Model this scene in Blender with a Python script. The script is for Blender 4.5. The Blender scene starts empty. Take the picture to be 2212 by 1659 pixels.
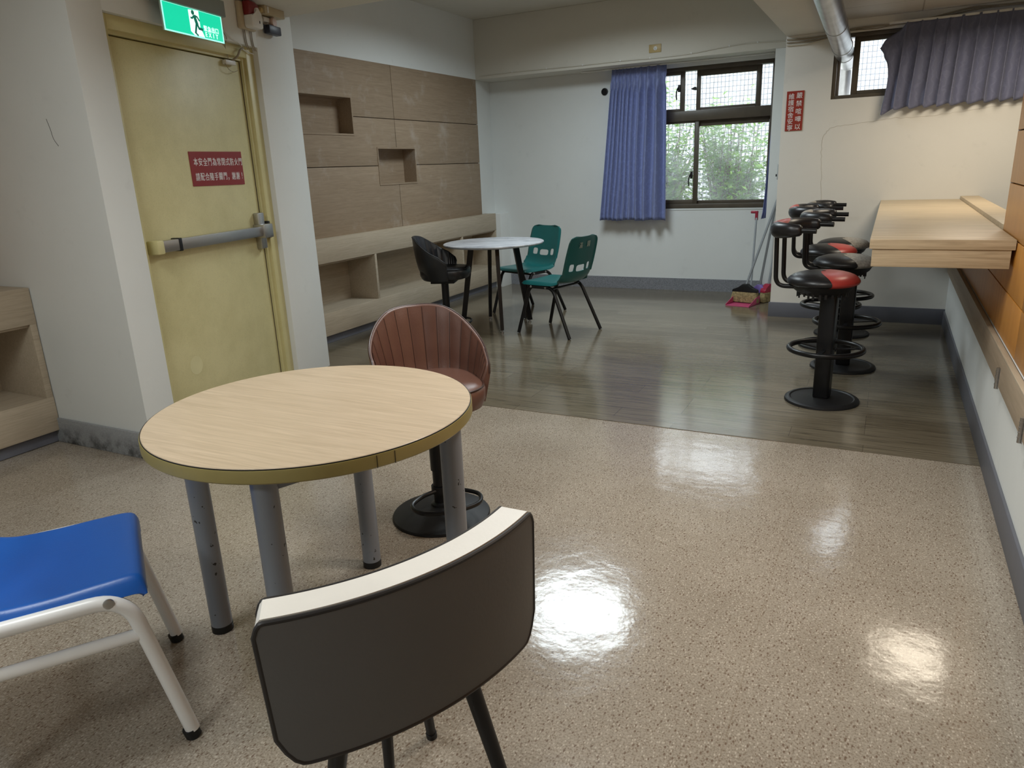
import bpy, bmesh, math, random
from mathutils import Vector, Matrix
PI = math.pi
S = bpy.context.scene
COL = S.collection

# ------------------------------------------------------------------ camera
W, H, FPX = 2212, 1659, 1563.2
cam_d = bpy.data.cameras.new('camera')
cam = bpy.data.objects.new('camera', cam_d)
COL.objects.link(cam)
S.camera = cam
cam_d.sensor_fit = 'HORIZONTAL'
cam_d.sensor_width = 36.0
cam_d.lens = 36.0 * FPX / W
cam_d.clip_start = 0.05
cam_d.clip_end = 200
def cam_axes(yaw, pitch, roll):
    cy, sy, cp, sp = math.cos(yaw), math.sin(yaw), math.cos(pitch), math.sin(pitch)
    f = Vector((sy * cp, cy * cp, -sp)); r = Vector((cy, -sy, 0)); u = r.cross(f)
    r2 = r * math.cos(roll) + u * math.sin(roll)
    u2 = u * math.cos(roll) - r * math.sin(roll)
    return r2, u2, f
cr, cu, cf = cam_axes(math.radians(-27.40414), math.radians(16.61161), math.radians(-2.40466))
M = Matrix.Identity(4)
for i in range(3):
    M[i][0], M[i][1], M[i][2] = cr[i], cu[i], -cf[i]
M.translation = (0, 0, 1.35)
cam.matrix_world = M

# ------------------------------------------------------------------ world, lights, exposure
S.view_settings.view_transform = 'Standard'
S.view_settings.look = 'None'
S.view_settings.gamma = 1.0
S.view_settings.use_curve_mapping = False
S.view_settings.exposure = 0.08
wd = bpy.data.worlds.new('overcast_sky')
S.world = wd
wd.use_nodes = True
bg = wd.node_tree.nodes['Background']
bg.inputs[0].default_value = (0.88, 0.94, 1.0, 1)
bg.inputs[1].default_value = 7.0

def lamp(name, loc, power, color, size, rot=(0, 0, 0), shape='DISK', size_y=None):
    d = bpy.data.lights.new(name, 'AREA')
    d.spread = math.radians(162); d.energy = power; d.color = color; d.shape = shape; d.size = size
    if size_y: d.size_y = size_y
    o = bpy.data.objects.new(name, d)
    o.location = loc; o.rotation_euler = rot
    COL.objects.link(o)
    return o
COOL = (0.84, 0.95, 1.0)
NEUT = (0.93, 0.975, 0.97)
WARM = (1.0, 0.88, 0.70)
lamp('ceiling_or_fill_lamp', (-2.34, 5.74, 2.84), 46, COOL, 0.95)
lamp('ceiling_or_fill_lamp', (0.62, 5.60, 2.31), 20, WARM, 0.8)
lamp('ceiling_or_fill_lamp', (-1.9, 0.6, 2.84), 25, NEUT, 0.7)
lamp('ceiling_or_fill_lamp', (-1.25, 2.85, 2.335), 17, NEUT, 0.55)  # added fill under the cross beam to brighten the door; no known fixture
lamp('ceiling_or_fill_lamp', (-1.3, -1.8, 2.84), 34, NEUT, 0.7)
lamp('ceiling_or_fill_lamp', (-0.15, 2.3, 2.24), 17, (1.0, 0.95, 0.87), 0.4)  # added fill from the right for the column's door side, not a known lamp

# ------------------------------------------------------------------ object helpers
def tag(o, label=None, cat=None, group=None, kind=None):
    if label: o['label'] = label
    if cat: o['category'] = cat
    if group: o['group'] = group
    if kind: o['kind'] = kind
    return o

def thing(name, label, cat, loc=(0, 0, 0), rz=0.0, group=None, kind=None):
    o = bpy.data.objects.new(name, None)
    o.empty_display_size = 0.1
    o.location = loc; o.rotation_euler = (0, 0, rz)
    COL.objects.link(o)
    return tag(o, label, cat, group, kind)

def kids(o):
    return [c for c in bpy.data.objects if c.parent == o]

def copy_tree(o, parent=None):
    c = o.copy(); COL.objects.link(c); c.parent = parent
    for ch in kids(o): copy_tree(ch, c)
    return c

def catmull(pts, n):
    pts = [Vector(p) for p in pts]; out = []
    m = len(pts) - 1
    for k in range(n + 1):
        t = k / n * m; i = min(int(t), m - 1); f = t - i
        p1, p2 = pts[i], pts[i + 1]
        p0 = pts[i - 1] if i > 0 else p1 * 2 - p2
        p3 = pts[i + 2] if i + 2 <= m else p2 * 2 - p1
        out.append(0.5 * ((2 * p1) + (p2 - p0) * f + (2 * p0 - 5 * p1 + 4 * p2 - p3) * f * f + (3 * p1 - p0 - 3 * p2 + p3) * f ** 3))
    return out

def lerp_tab(tab, x):
    n = len(tab)
    if x <= tab[0][0]: return tab[0][1]
    if x >= tab[-1][0]: return tab[-1][1]
    for i in range(n - 1):
        if x <= tab[i + 1][0]: break
    def slope(k):
        a, b = tab[max(k - 1, 0)], tab[min(k + 1, n - 1)]
        return (b[1] - a[1]) / (b[0] - a[0])
    (x0, y0), (x1, y1) = tab[i], tab[i + 1]; h = x1 - x0; t = (x - x0) / h
    return (2 * t ** 3 - 3 * t * t + 1) * y0 + (t ** 3 - 2 * t * t + t) * h * slope(i) + (3 * t * t - 2 * t ** 3) * y1 + (t ** 3 - t * t) * h * slope(i + 1)

class MB:
    def __init__(self): self.bm = bmesh.new()
    def _bev(self, verts, w, seg):
        if w > 0:
            es = list({e for v in verts for e in v.link_edges})
            bmesh.ops.bevel(self.bm, geom=es, offset=w, segments=seg, affect='EDGES', profile=0.5, clamp_overlap=True)
    def box(self, x0, x1, y0, y1, z0, z1, bev=0.0, seg=2, mat=None):
        vs = [self.bm.verts.new((x, y, z)) for x in (x0, x1) for y in (y0, y1) for z in (z0, z1)]
        if mat is not None:
            for v in vs: v.co = mat @ v.co
        F = lambda *i: self.bm.faces.new([vs[k] for k in i])
        F(0, 1, 3, 2); F(4, 6, 7, 5); F(0, 4, 5, 1); F(2, 3, 7, 6); F(0, 2, 6, 4); F(1, 5, 7, 3)
        self._bev(vs, bev, seg); return self
    def prism(self, poly, axis, a, b, bev=0.0, mat=None):
        # poly: list of 2D points in the plane orthogonal to axis ('x': (y,z), 'y': (x,z), 'z': (x,y))
        def P(p, h):
            v = {'x': (h, p[0], p[1]), 'y': (p[0], h, p[1]), 'z': (p[0], p[1], h)}[axis]
            return mat @ Vector(v) if mat is not None else v
        lo = [self.bm.verts.new(P(p, a)) for p in poly]; hi = [self.bm.verts.new(P(p, b)) for p in poly]
        n = len(poly)
        fs = [self.bm.faces.new(lo[::-1]), self.bm.faces.new(hi)]
        for i in range(n): fs.append(self.bm.faces.new((lo[i], lo[(i + 1) % n], hi[(i + 1) % n], hi[i])))
        self._bev(lo + hi, bev, 2); return self
    def tube(self, pts, r, seg=10, closed=False, caps=True, r2=None, sx=1.0, up=None):
        pts = [Vector(p) for p in pts]; n = len(pts); rings = []
        nrm = None
        for i, p in enumerate(pts):
            if closed: t = pts[(i + 1) % n] - pts[i - 1]
            else: t = pts[min(i + 1, n - 1)] - pts[max(i - 1, 0)]
            t.normalize()
            if nrm is None:
                a = Vector(up) if up else (Vector((0, 0, 1)) if abs(t.z) < 0.9 else Vector((1, 0, 0)))
                nrm = (a - t * a.dot(t)).normalized()
            else: nrm = (nrm - t * nrm.dot(t)).normalized()
            b = t.cross(nrm)
            rr = r if r2 is None else r + (r2 - r) * i / (n - 1)
            rings.append([self.bm.verts.new(p + nrm * (rr * math.cos(2 * PI * k / seg)) + b * (rr * sx * math.sin(2 * PI * k / seg))) for k in range(seg)])
        m = n if closed else n - 1
        for i in range(m):
            A, B = rings[i], rings[(i + 1) % n]
            for k in range(seg): self.bm.faces.new((A[k], A[(k + 1) % seg], B[(k + 1) % seg], B[k]))
        if caps and not closed:
            self.bm.faces.new(rings[0][::-1]); self.bm.faces.new(rings[-1])
        return self
    def lathe(self, prof, seg=40, c=(0, 0, 0), ex=1.0, ey=1.0, sq=2.0):
        rings = []
        for r, z in prof:
            if r < 1e-6: rings.append([self.bm.verts.new((c[0], c[1], c[2] + z))]); continue
            ring = []
            for k in range(seg):
                a = 2 * PI * k / seg; ca, sa = math.cos(a), math.sin(a)
                q = (abs(ca) ** sq + abs(sa) ** sq) ** (-1 / sq)
                ring.append(self.bm.verts.new((c[0] + r * ex * ca * q, c[1] + r * ey * sa * q, c[2] + z)))
            rings.append(ring)
        for A, B in zip(rings, rings[1:]):
            if len(A) == 1 and len(B) == 1: continue
            for k in range(seg):
                if len(A) == 1: self.bm.faces.new((A[0], B[(k + 1) % seg], B[k])) if len(B) > 1 else None
                elif len(B) == 1: self.bm.faces.new((A[k], A[(k + 1) % seg], B[0]))
                else: self.bm.faces.new((A[k], A[(k + 1) % seg], B[(k + 1) % seg], B[k]))
        return self
    def grid(self, fn, nu, nv, keep=None):
        vs = [[self.bm.verts.new(fn(i / nu, j / nv)) for j in range(nv + 1)] for i in range(nu + 1)]
        for i in range(nu):
            for j in range(nv):
                if keep and not keep((i + .5) / nu, (j + .5) / nv): continue
                self.bm.faces.new((vs[i][j], vs[i + 1][j], vs[i + 1][j + 1], vs[i][j + 1]))
        return self
    def thicken(self, t):
        bmesh.ops.recalc_face_normals(self.bm, faces=self.bm.faces)
        bmesh.ops.solidify(self.bm, geom=list(self.bm.faces), thickness=t); return self
    def xf(self, m):
        self.bm.transform(m); return self
    def build(self, name, mat, parent=None, smooth=35, sub=0):
        loose = [v for v in self.bm.verts if not v.link_faces]
        if loose: bmesh.ops.delete(self.bm, geom=loose, context='VERTS')
        bmesh.ops.recalc_face_normals(self.bm, faces=self.bm.faces)
        me = bpy.data.meshes.new(name); self.bm.to_mesh(me); self.bm.free()
        if smooth:
            me.polygons.foreach_set('use_smooth', [True] * len(me.polygons))
            me.set_sharp_from_angle(angle=math.radians(smooth))
        o = bpy.data.objects.new(name, me); COL.objects.link(o)
        me.materials.append(mat)
        if parent is not None: o.parent = parent
        if sub:
            md = o.modifiers.new('sub', 'SUBSURF'); md.levels = sub; md.render_levels = sub
        return o

def box(name, mat, b, parent=None, bev=0.0):
    return MB().box(*b, bev=bev).build(name, mat, parent)
def struct(name, mat, mb, label=None):
    o = mb.build(name, mat); o['kind'] = 'structure'
    if label: o['label'] = label
    return o

def fillet(pts, r, n=6):
    """polyline with rounded corners"""
    pts = [Vector(p) for p in pts]; out = [pts[0]]
    for a, b, c in zip(pts, pts[1:], pts[2:]):
        d1 = (a - b); d2 = (c - b); rr = min(r, d1.length * .49, d2.length * .49)
        p, q = b + d1.normalized() * rr, b + d2.normalized() * rr
        for k in range(n + 1):
            t = k / n; out.append(p * (1 - t) ** 2 + b * 2 * t * (1 - t) + q * t * t)
    out.append(pts[-1]); return out

# ------------------------------------------------------------------ materials
MATS = {}
def newmat(name):
    m = bpy.data.materials.new(name); m.use_nodes = True
    nt = m.node_tree; return m, nt, nt.nodes['Principled BSDF']
def coords(nt, scale=(1, 1, 1), rot=(0, 0, 0), kind='Object'):
    if kind == 'World':
        s = nt.nodes.new('ShaderNodeNewGeometry').outputs['Position']
    else:
        s = nt.nodes.new('ShaderNodeTexCoord').outputs[kind]
    mp = nt.nodes.new('ShaderNodeMapping'); mp.inputs['Scale'].default_value = scale; mp.inputs['Rotation'].default_value = rot
    nt.links.new(s, mp.inputs['Vector']); return mp.outputs['Vector']
def noise(nt, vec, scale, detail=4, rough=.55, dist=0.0):
    n = nt.nodes.new('ShaderNodeTexNoise'); n.inputs['Scale'].default_value = scale; n.inputs['Detail'].default_value = detail
    n.inputs['Roughness'].default_value = rough; n.inputs['Distortion'].default_value = dist
    nt.links.new(vec, n.inputs['Vector']); return n.outputs['Fac']
def ramp(nt, fac, stops):
    r = nt.nodes.new('ShaderNodeValToRGB'); e = r.color_ramp.elements
    while len(e) < len(stops): e.new(0.5)
    for el, (p, c) in zip(e, stops):
        el.position = p; el.color = (*c, 1) if not isinstance(c, (int, float)) else (c, c, c, 1)
    nt.links.new(fac, r.inputs['Fac']); return r.outputs['Color']
def mixc(nt, fac, a, b, mode='MIX'):
    m = nt.nodes.new('ShaderNodeMix'); m.data_type = 'RGBA'; m.blend_type = mode
    for sock, v in ((m.inputs[0], fac), (m.inputs[6], a), (m.inputs[7], b)):
        if hasattr(v, 'is_linked') or hasattr(v, 'links'): nt.links.new(v, sock)
        elif isinstance(v, (int, float)): sock.default_value = v
        else: sock.default_value = (*v, 1)
    return m.outputs[2]
def bump(nt, bsdf, h, strength, dist=0.01):
    b = nt.nodes.new('ShaderNodeBump'); b.inputs['Strength'].default_value = strength; b.inputs['Distance'].default_value = dist
    nt.links.new(h, b.inputs['Height']); nt.links.new(b.outputs['Normal'], bsdf.inputs['Normal'])
def plain(name, c, rough=.5, metal=0.0, var=0.06, scale=6, bumps=0.0, bscale=60, spec=.5, coat=0.0):
    if name in MATS: return MATS[name]
    m, nt, b = newmat(name)
    v = coords(nt)
    f = noise(nt, v, scale)
    lo = tuple(max(0, x * (1 - var)) for x in c); hi = tuple(min(1, x * (1 + var)) for x in c)
    nt.links.new(ramp(nt, f, [(.3, lo), (.7, hi)]), b.inputs['Base Color'])
    b.inputs['Roughness'].default_value = rough; b.inputs['Metallic'].default_value = metal
    b.inputs['Specular IOR Level'].default_value = spec; b.inputs['Coat Weight'].default_value = coat
    if bumps: bump(nt, b, noise(nt, v, bscale, 3), bumps, .004)
    MATS[name] = m; return m
def wallpaint(name, c, dirt=.05):
    m, nt, b = newmat(name)
    v = coords(nt, kind='World')
    f = noise(nt, v, 1.1, 5, .6); g = noise(nt, v, 7, 5, .65)
    c1 = ramp(nt, f, [(.3, tuple(x * (1 - dirt) for x in c)), (.65, c)])
    st = ramp(nt, g, [(.62, 0.0), (.80, 1.0)])
    col = mixc(nt, st, c1, tuple(x * .9 for x in c))
    nt.links.new(col, b.inputs['Base Color']); b.inputs['Roughness'].default_value = .75
    b.inputs['Specular IOR Level'].default_value = .25
    bump(nt, b, noise(nt, v, 38, 4), .12, .004)
    return m
def wood(name, dark, light, along='x', scale=1.0, rough=.4, contrast=1.0, spec=.4, worn=False, rz=0.0, dist=1.4):
    m, nt, b = newmat(name)
    st = {'x': (1.2, 26, 26), 'y': (26, 1.2, 26), 'z': (26, 26, 1.2)}[along]
    v = coords(nt, tuple(s * scale for s in st), (0, 0, rz), kind='World')
    f = noise(nt, v, 1.6, 6, .62, dist); g = noise(nt, v, 7.0, 3, .6)
    col = ramp(nt, f, [(.28, dark), (.70, light)])
    grain = ramp(nt, g, [(.35, .80), (.60, 1.0)])
    col = mixc(nt, .55 * contrast, col, grain, 'MULTIPLY')
    if worn:
        w = noise(nt, coords(nt, (1, 1, 1), kind='World'), 3.2, 8, .68)
        col = mixc(nt, ramp(nt, w, [(.56, 0.0), (.72, .45)]), col, (.50, .45, .40))
    nt.links.new(col, b.inputs['Base Color']); b.inputs['Roughness'].default_value = rough
    b.inputs['Specular IOR Level'].default_value = spec
    return m
def glossy_floor(b, nt, vec, rough, s1, s2):
    h = nt.nodes.new('ShaderNodeMath'); h.operation = 'ADD'
    nt.links.new(noise(nt, vec, 9, 3, .5), h.inputs[0])
    k = nt.nodes.new('ShaderNodeMath'); k.operation = 'MULTIPLY'; k.inputs[1].default_value = s2
    nt.links.new(noise(nt, vec, 70, 4, .6), k.inputs[0]); nt.links.new(k.outputs[0], h.inputs[1])
    bump(nt, b, h.outputs[0], s1, .01)
    b.inputs['Roughness'].default_value = rough

def mat_terrazzo():
    m, nt, b = newmat('speckled_vinyl')
    v = coords(nt, kind='World')
    base = ramp(nt, noise(nt, v, 2.2, 5, .6), [(.3, (.315, .272, .217)), (.7, (.38, .334, .273))])
    mott = ramp(nt, noise(nt, v, 170, 3, .75), [(.38, (.66, .62, .58)), (.50, (.95, .94, .93)), (.62, (1.12, 1.12, 1.12))])
    col = mixc(nt, 1.0, base, mott, 'MULTIPLY')
    for sc, th, c, rot in ((105, .30, (.15, .10, .07), .5), (190, .36, (.20, .15, .11), -.9), (150, .34, (.49, .43, .355), 1.4)):
        vv = coords(nt, (sc, sc * .55, 1), (0, 0, rot), 'World')
        vo = nt.nodes.new('ShaderNodeTexVoronoi'); vo.inputs['Scale'].default_value = 1.0; vo.voronoi_dimensions = '2D'
        nt.links.new(vv, vo.inputs['Vector'])
        sp = nt.nodes.new('ShaderNodeSeparateColor'); nt.links.new(vo.outputs['Color'], sp.inputs[0])
        r1 = ramp(nt, vo.outputs['Distance'], [(th - .08, 1.0), (th, 0.0)])
        r2 = ramp(nt, sp.outputs[0], [(.17, .85), (.20, 0.0)])
        fac = mixc(nt, 1.0, r1, r2, 'MULTIPLY')
        col = mixc(nt, fac, col, c)
    # faint sheet seams
    br = nt.nodes.new('ShaderNodeTexBrick'); br.offset = 0.0
    br.inputs['Scale'].default_value = 1.0; br.inputs['Mortar Size'].default_value = .0016
    br.inputs['Brick Width'].default_value = .62; br.inputs['Row Height'].default_value = .62
    br.inputs['Color1'].default_value = (0, 0, 0, 1); br.inputs['Color2'].default_value = (0, 0, 0, 1); br.inputs['Mortar'].default_value = (1, 1, 1, 1)
    mv = coords(nt, kind='World'); mv.node.inputs['Location'].default_value = (.232, .11, 0)
    nt.links.new(mv, br.inputs['Vector'])
    k = nt.nodes.new('ShaderNodeMath'); k.operation = 'MULTIPLY'; k.inputs[1].default_value = .35
    nt.links.new(br.outputs['Fac'], k.inputs[0])
    col = mixc(nt, k.outputs[0], col, (.2, .15, .1))
    nt.links.new(col, b.inputs['Base Color'])
    glossy_floor(b, nt, v, .13, .15, .14)
    b.inputs['Specular IOR Level'].default_value = .62
    return m
def mat_laminate():
    m, nt, b = newmat('grey_oak_laminate')
    v = coords(nt, kind='World')
    br = nt.nodes.new('ShaderNodeTexBrick'); br.offset = .37; br.offset_frequency = 3
    br.inputs['Scale'].default_value = 1.0; br.inputs['Mortar Size'].default_value = .0012
    br.inputs['Brick Width'].default_value = .92; br.inputs['Row Height'].default_value = .152
    br.inputs['Color1'].default_value = (.140, .116, .079, 1); br.inputs['Color2'].default_value = (.182, .154, .110, 1); br.inputs['Mortar'].default_value = (.07, .055, .04, 1)
    nt.links.new(v, br.inputs['Vector'])
    vs = coords(nt, (1.6, 30, 1), kind='World')
    g = ramp(nt, noise(nt, vs, 2.0, 6, .65, .8), [(.28, .36), (.50, .95), (.72, 1.3)])
    col = mixc(nt, .85, br.outputs['Color'], g, 'MULTIPLY')
    nt.links.new(col, b.inputs['Base Color'])
    glossy_floor(b, nt, v, .15, .04, .25)
    b.inputs['Specular IOR Level'].default_value = .75
    return m

M_WALL = wallpaint('white_wall_paint', (.75, .77, .755))
M_WALLR = wallpaint('warm_lit_wall_paint', (.76, .745, .70))  # same white paint with the warm lamp tint put into its colour
M_CEIL = wallpaint('ceiling_paint', (.68, .655, .585))
M_TERR = mat_terrazzo()
M_LAM = mat_laminate()
M_PANEL = wood('brown_veneer', (.275, .20, .132), (.365, .275, .19), 'y', 1.5, .55, .8, .3, worn=True)
M_BENCH = wood('pale_veneer', (.40, .33, .24), (.52, .44, .335), 'y', 1.5, .5, .6, .35)
M_COUNT = wood('counter_veneer', (.38, .29, .18), (.60, .485, .33), 'x', .9, .48, 1.1, .4)
M_ORANGE = wood('orange_veneer', (.49, .205, .038), (.60, .28, .062), 'z', .35, .33, .25, .5)
M_ORANGE2 = wood('tan_veneer', (.40, .22, .09), (.50, .29, .13), 'z', .35, .4, .25, .4)
M_LEDGE = wood('ledge_veneer', (.36, .28, .195), (.47, .37, .27), 'y', .8, .45, .7, .4)
M_TABLE = wood('light_beech_laminate', (.49, .38, .255), (.64, .51, .365), 'x', .95, .36, .6, .5, rz=math.radians(9), dist=2.2)
M_GROOVE = plain('dark_groove', (.06, .04, .025), .8)
M_BASEG = plain('blue_grey_skirting_paint', (.125, .13, .155), .45, bumps=.05, bscale=30)
M_DOORY = None
def mat_door():
    m, nt, b = newmat('yellow_door_paint')
    v = coords(nt, kind='World')
    f = noise(nt, v, 3.0, 7, .68)
    c = ramp(nt, f, [(.30, (.555, .505, .265)), (.62, (.67, .615, .345))])
    st = ramp(nt, noise(nt, v, 160, 2), [(.30, .86), (.45, 1.0)])
    c = mixc(nt, .7, c, st, 'MULTIPLY')
    nt.links.new(c, b.inputs['Base Color']); b.inputs['Roughness'].default_value = .42
    bump(nt, b, noise(nt, v, 120, 2), .05, .002)
    return m
M_DOORY = mat_door()
M_FRAMEY = plain('yellow_frame_paint', (.60, .545, .28), .42, bumps=.04)
def mat_granite(name, a, c, dirt=False):
    m, nt, b = newmat(name)
    v = coords(nt, kind='World')
    col = ramp(nt, noise(nt, v, 140, 3, .8), [(.35, a), (.65, c)])
    if dirt:
        sx = nt.nodes.new('ShaderNodeSeparateXYZ'); nt.links.new(v, sx.inputs[0])
        lo = ramp(nt, sx.outputs['Z'], [(.0, 1.0), (.12, 0.0)])
        d = ramp(nt, noise(nt, v, 16, 7, .7), [(.42, 0.0), (.60, 1.0)])
        col = mixc(nt, mixc(nt, 1.0, lo, d, 'MULTIPLY'), col, (.035, .035, .035))
    nt.links.new(col, b.inputs['Base Color']); b.inputs['Roughness'].default_value = .6
    return m
M_GRAN = mat_granite('granite_skirting', (.13, .135, .15), (.30, .31, .34))
M_CONC = mat_granite('concrete_skirting', (.26, .27, .28), (.33, .34, .35), True)
M_STEEL = plain('brushed_steel', (.46, .45, .44), .36, 1.0, .05, 4)
M_GALV = plain('galvanised_steel', (.44, .45, .46), .33, 1.0, .22, 7, bumps=.06, bscale=14)
M_BLK = plain('black_metal', (.006, .006, .007), .34, 0, .1, spec=.35)
M_BLKM = plain('matt_black_metal', (.010, .010, .011), .5, 0, .25, 9, spec=.35)
M_BLKL = plain('black_leather', (.008, .008, .010), .36, 0, .1, 8, bumps=.08, bscale=140)
M_BRWN = plain('brown_leather', (.115, .052, .036), .38, 0, .1, 5, bumps=.10, bscale=150)
M_BRWND = plain('dark_brown_piping', (.040, .017, .012), .4)
M_REDL = plain('red_vinyl', (.40, .040, .034), .36, 0, .08, 6, bumps=.05, bscale=120)
M_GREYL = plain('worn_grey_vinyl', (.31, .29, .26), .6, 0, .35, 60, bumps=.2, bscale=160)
M_PLAST = plain('green_plastic', (.008, .098, .096), .33, 0, .06, 3)
M_BLUE = plain('blue_plastic', (.010, .098, .41), .36, 0, .05, 5, bumps=.06, bscale=180)
M_WHTM = plain('white_enamel', (.85, .85, .84), .32, 0, .02)
M_GREYM = None
def mat_chip(name, c):
    m, nt, b = newmat(name)
    v = coords(nt, kind='World')
    f = ramp(nt, noise(nt, v, 48, 3, .5), [(.685, 0.0), (.695, 1.0)])
    nt.links.new(mixc(nt, f, c, (.02, .02, .02)), b.inputs['Base Color']); b.inputs['Roughness'].default_value = .36
    return m
M_GREYM = mat_chip('chipped_grey_paint', (.215, .235, .27))
M_OLIVE = plain('olive_edge_band', (.30, .245, .085), .4, 0, .12, 6)
M_GREYV = plain('charcoal_vinyl', (.100, .099, .097), .5, 0, .04, 5, bumps=.08, bscale=120)
M_CREAM = plain('cream_vinyl', (.84, .81, .75), .42, 0, .05, 6, bumps=.10, bscale=140)
M_PIPE = plain('black_piping', (.02, .018, .018), .45)
M_BRNZ = plain('bronze_aluminium', (.085, .068, .048), .42, .0, .15, 8)
M_WHITEP = plain('white_plastic', (.72, .72, .70), .4)
M_BEIGEP = plain('beige_plastic', (.52, .44, .30), .45)
M_BEIGEM = plain('beige_metal_box', (.50, .42, .27), .45)
M_SIGNR = plain('dark_red_sign', (.255, .016, .018), .35, 0, .05, 8)
M_SIGNR2 = plain('red_sign', (.31, .030, .018), .4, 0, .08, 8)
M_LETW = plain('white_lettering', (.80, .78, .78), .5)
M_REDP = plain('red_lens', (.20, .012, .014), .25)
M_NAVY = plain('navy_plastic', (.022, .025, .045), .4)
M_PINKB = plain('pinkish_plastic', (.55, .42, .37), .5)
M_CABLE = plain('beige_cable', (.58, .55, .47), .5)
M_CABLED = plain('grey_brown_cable', (.30, .26, .20), .5)
M_CRACK = plain('crack', (.50, .46, .39), .9)
M_POLE = plain('grey_pole', (.27, .29, .31), .4)
M_CRIM = plain('crimson_plastic', (.36, .02, .05), .4)
M_PINK = plain('pink_plastic', (.52, .07, .17), .45, 0, .15, 14)
M_PURP = plain('purple_plastic', (.22, .15, .50), .45)
M_STRAW = plain('straw_bristles', (.32, .25, .12), .9, 0, .45, 60)
M_DKBR = plain('dark_bristles', (.05, .045, .035), .9, 0, .3, 60)
M_BRASSO = plain('brass_plate', (.50, .37, .16), .42)

def mat_curtain(name, c, trans):
    m, nt, b = newmat(name)
    v = coords(nt, (1, 1, 1))
    w = nt.nodes.new('ShaderNodeTexWave'); w.inputs['Scale'].default_value = 7; w.inputs['Distortion'].default_value = 9; w.inputs['Detail'].default_value = 1.5
    w.inputs['Detail Scale'].default_value = 2.2
    nt.links.new(v, w.inputs['Vector'])
    col = mixc(nt, ramp(nt, w.outputs['Fac'], [(.74, 0.0), (.88, .30)]), c, tuple(min(1, x * 1.35 + .02) for x in c))
    nt.links.new(col, b.inputs['Base Color']); b.inputs['Roughness'].default_value = .62
    b.inputs['Sheen Weight'].default_value = .15
    tr = nt.nodes.new('ShaderNodeBsdfTranslucent'); nt.links.new(col, tr.inputs['Color'])
    mx = nt.nodes.new('ShaderNodeMixShader'); mx.inputs[0].default_value = trans
    nt.links.new(b.outputs[0], mx.inputs[1]); nt.links.new(tr.outputs[0], mx.inputs[2])
    nt.links.new(mx.outputs[0], nt.nodes['Material Output'].inputs['Surface'])
    return m
M_CURT = mat_curtain('blue_curtain_cloth', (.24, .285, .53), .18)
M_CURT2 = mat_curtain('dusty_blue_curtain_cloth', (.155, .168, .265), .10)

def mat_glass():
    m, nt, b = newmat('dusty_window_glass')
    t = nt.nodes.new('ShaderNodeBsdfTransparent'); t.inputs[0].default_value = (.95, .97, .97, 1)
    d = nt.nodes.new('ShaderNodeBsdfTranslucent'); d.inputs[0].default_value = (.85, .88, .9, 1)
    g = nt.nodes.new('ShaderNodeBsdfGlossy'); g.inputs['Roughness'].default_value = .03
    f = ramp(nt, noise(nt, coords(nt, kind='World'), 5, 5, .6), [(.3, .05), (.75, .15)])
    m1 = nt.nodes.new('ShaderNodeMixShader'); nt.links.new(f, m1.inputs[0])
    nt.links.new(t.outputs[0], m1.inputs[1]); nt.links.new(d.outputs[0], m1.inputs[2])
    m2 = nt.nodes.new('ShaderNodeMixShader')
    lw = nt.nodes.new('ShaderNodeFresnel'); lw.inputs[0].default_value = 1.4; nt.links.new(lw.outputs[0], m2.inputs[0])
    nt.links.new(m1.outputs[0], m2.inputs[1]); nt.links.new(g.outputs[0], m2.inputs[2])
    nt.links.new(m2.outputs[0], nt.nodes['Material Output'].inputs['Surface'])
    return m
M_GLASS = mat_glass()

def mat_marble():
    m, nt, b = newmat('grey_marble')
    v = coords(nt, (1.2, 4.5, 1), (0, 0, .55), 'World')
    f = noise(nt, v, 2.4, 7, .66, 1.2)
    c = ramp(nt, f, [(.30, (.24, .25, .28)), (.48, (.43, .44, .47)), (.68, (.60, .61, .64))])
    nt.links.new(c, b.inputs['Base Color']); b.inputs['Roughness'].default_value = .25
    return m
M_MARB = mat_marble()
def mat_tilewall():
    m, nt, b = newmat('white_tile_facade')
    v = coords(nt, (1, 1, 1), (PI / 2, 0, 0), 'World')
    br = nt.nodes.new('ShaderNodeTexBrick'); br.offset = 0.0
    br.inputs['Scale'].default_value = 1; br.inputs['Mortar Size'].default_value = .006; br.inputs['Brick Width'].default_value = .05; br.inputs['Row Height'].default_value = .065
    br.inputs['Color1'].default_value = (.62, .625, .63, 1); br.inputs['Color2'].default_value = (.57, .575, .59, 1); br.inputs['Mortar'].default_value = (.16, .16, .19, 1)
    nt.links.new(v, br.inputs['Vector']); nt.links.new(br.outputs['Color'], b.inputs['Base Color']); b.inputs['Roughness'].default_value = .4
    return m
M_TILEW = mat_tilewall()
def mat_leaf():
    m, nt, b = newmat('shrub_leaf')
    v = coords(nt, kind='World')
    c = ramp(nt, noise(nt, v, 9, 3), [(.32, (.055, .13, .02)), (.55, (.17, .33, .045)), (.72, (.36, .50, .09))])
    nt.links.new(c, b.inputs['Base Color']); b.inputs['Roughness'].default_value = .5
    tr = nt.nodes.new('ShaderNodeBsdfTranslucent'); nt.links.new(c, tr.inputs['Color'])
    mx = nt.nodes.new('ShaderNodeMixShader'); mx.inputs[0].default_value = .35
    nt.links.new(b.outputs[0], mx.inputs[1]); nt.links.new(tr.outputs[0], mx.inputs[2])
    nt.links.new(mx.outputs[0], nt.nodes['Material Output'].inputs['Surface'])
    return m
M_LEAF = mat_leaf()
M_BARK = plain('shrub_bark', (.12, .085, .06), .9)
M_GROUND = plain('paved_ground', (.42, .41, .38), .9)
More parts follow.
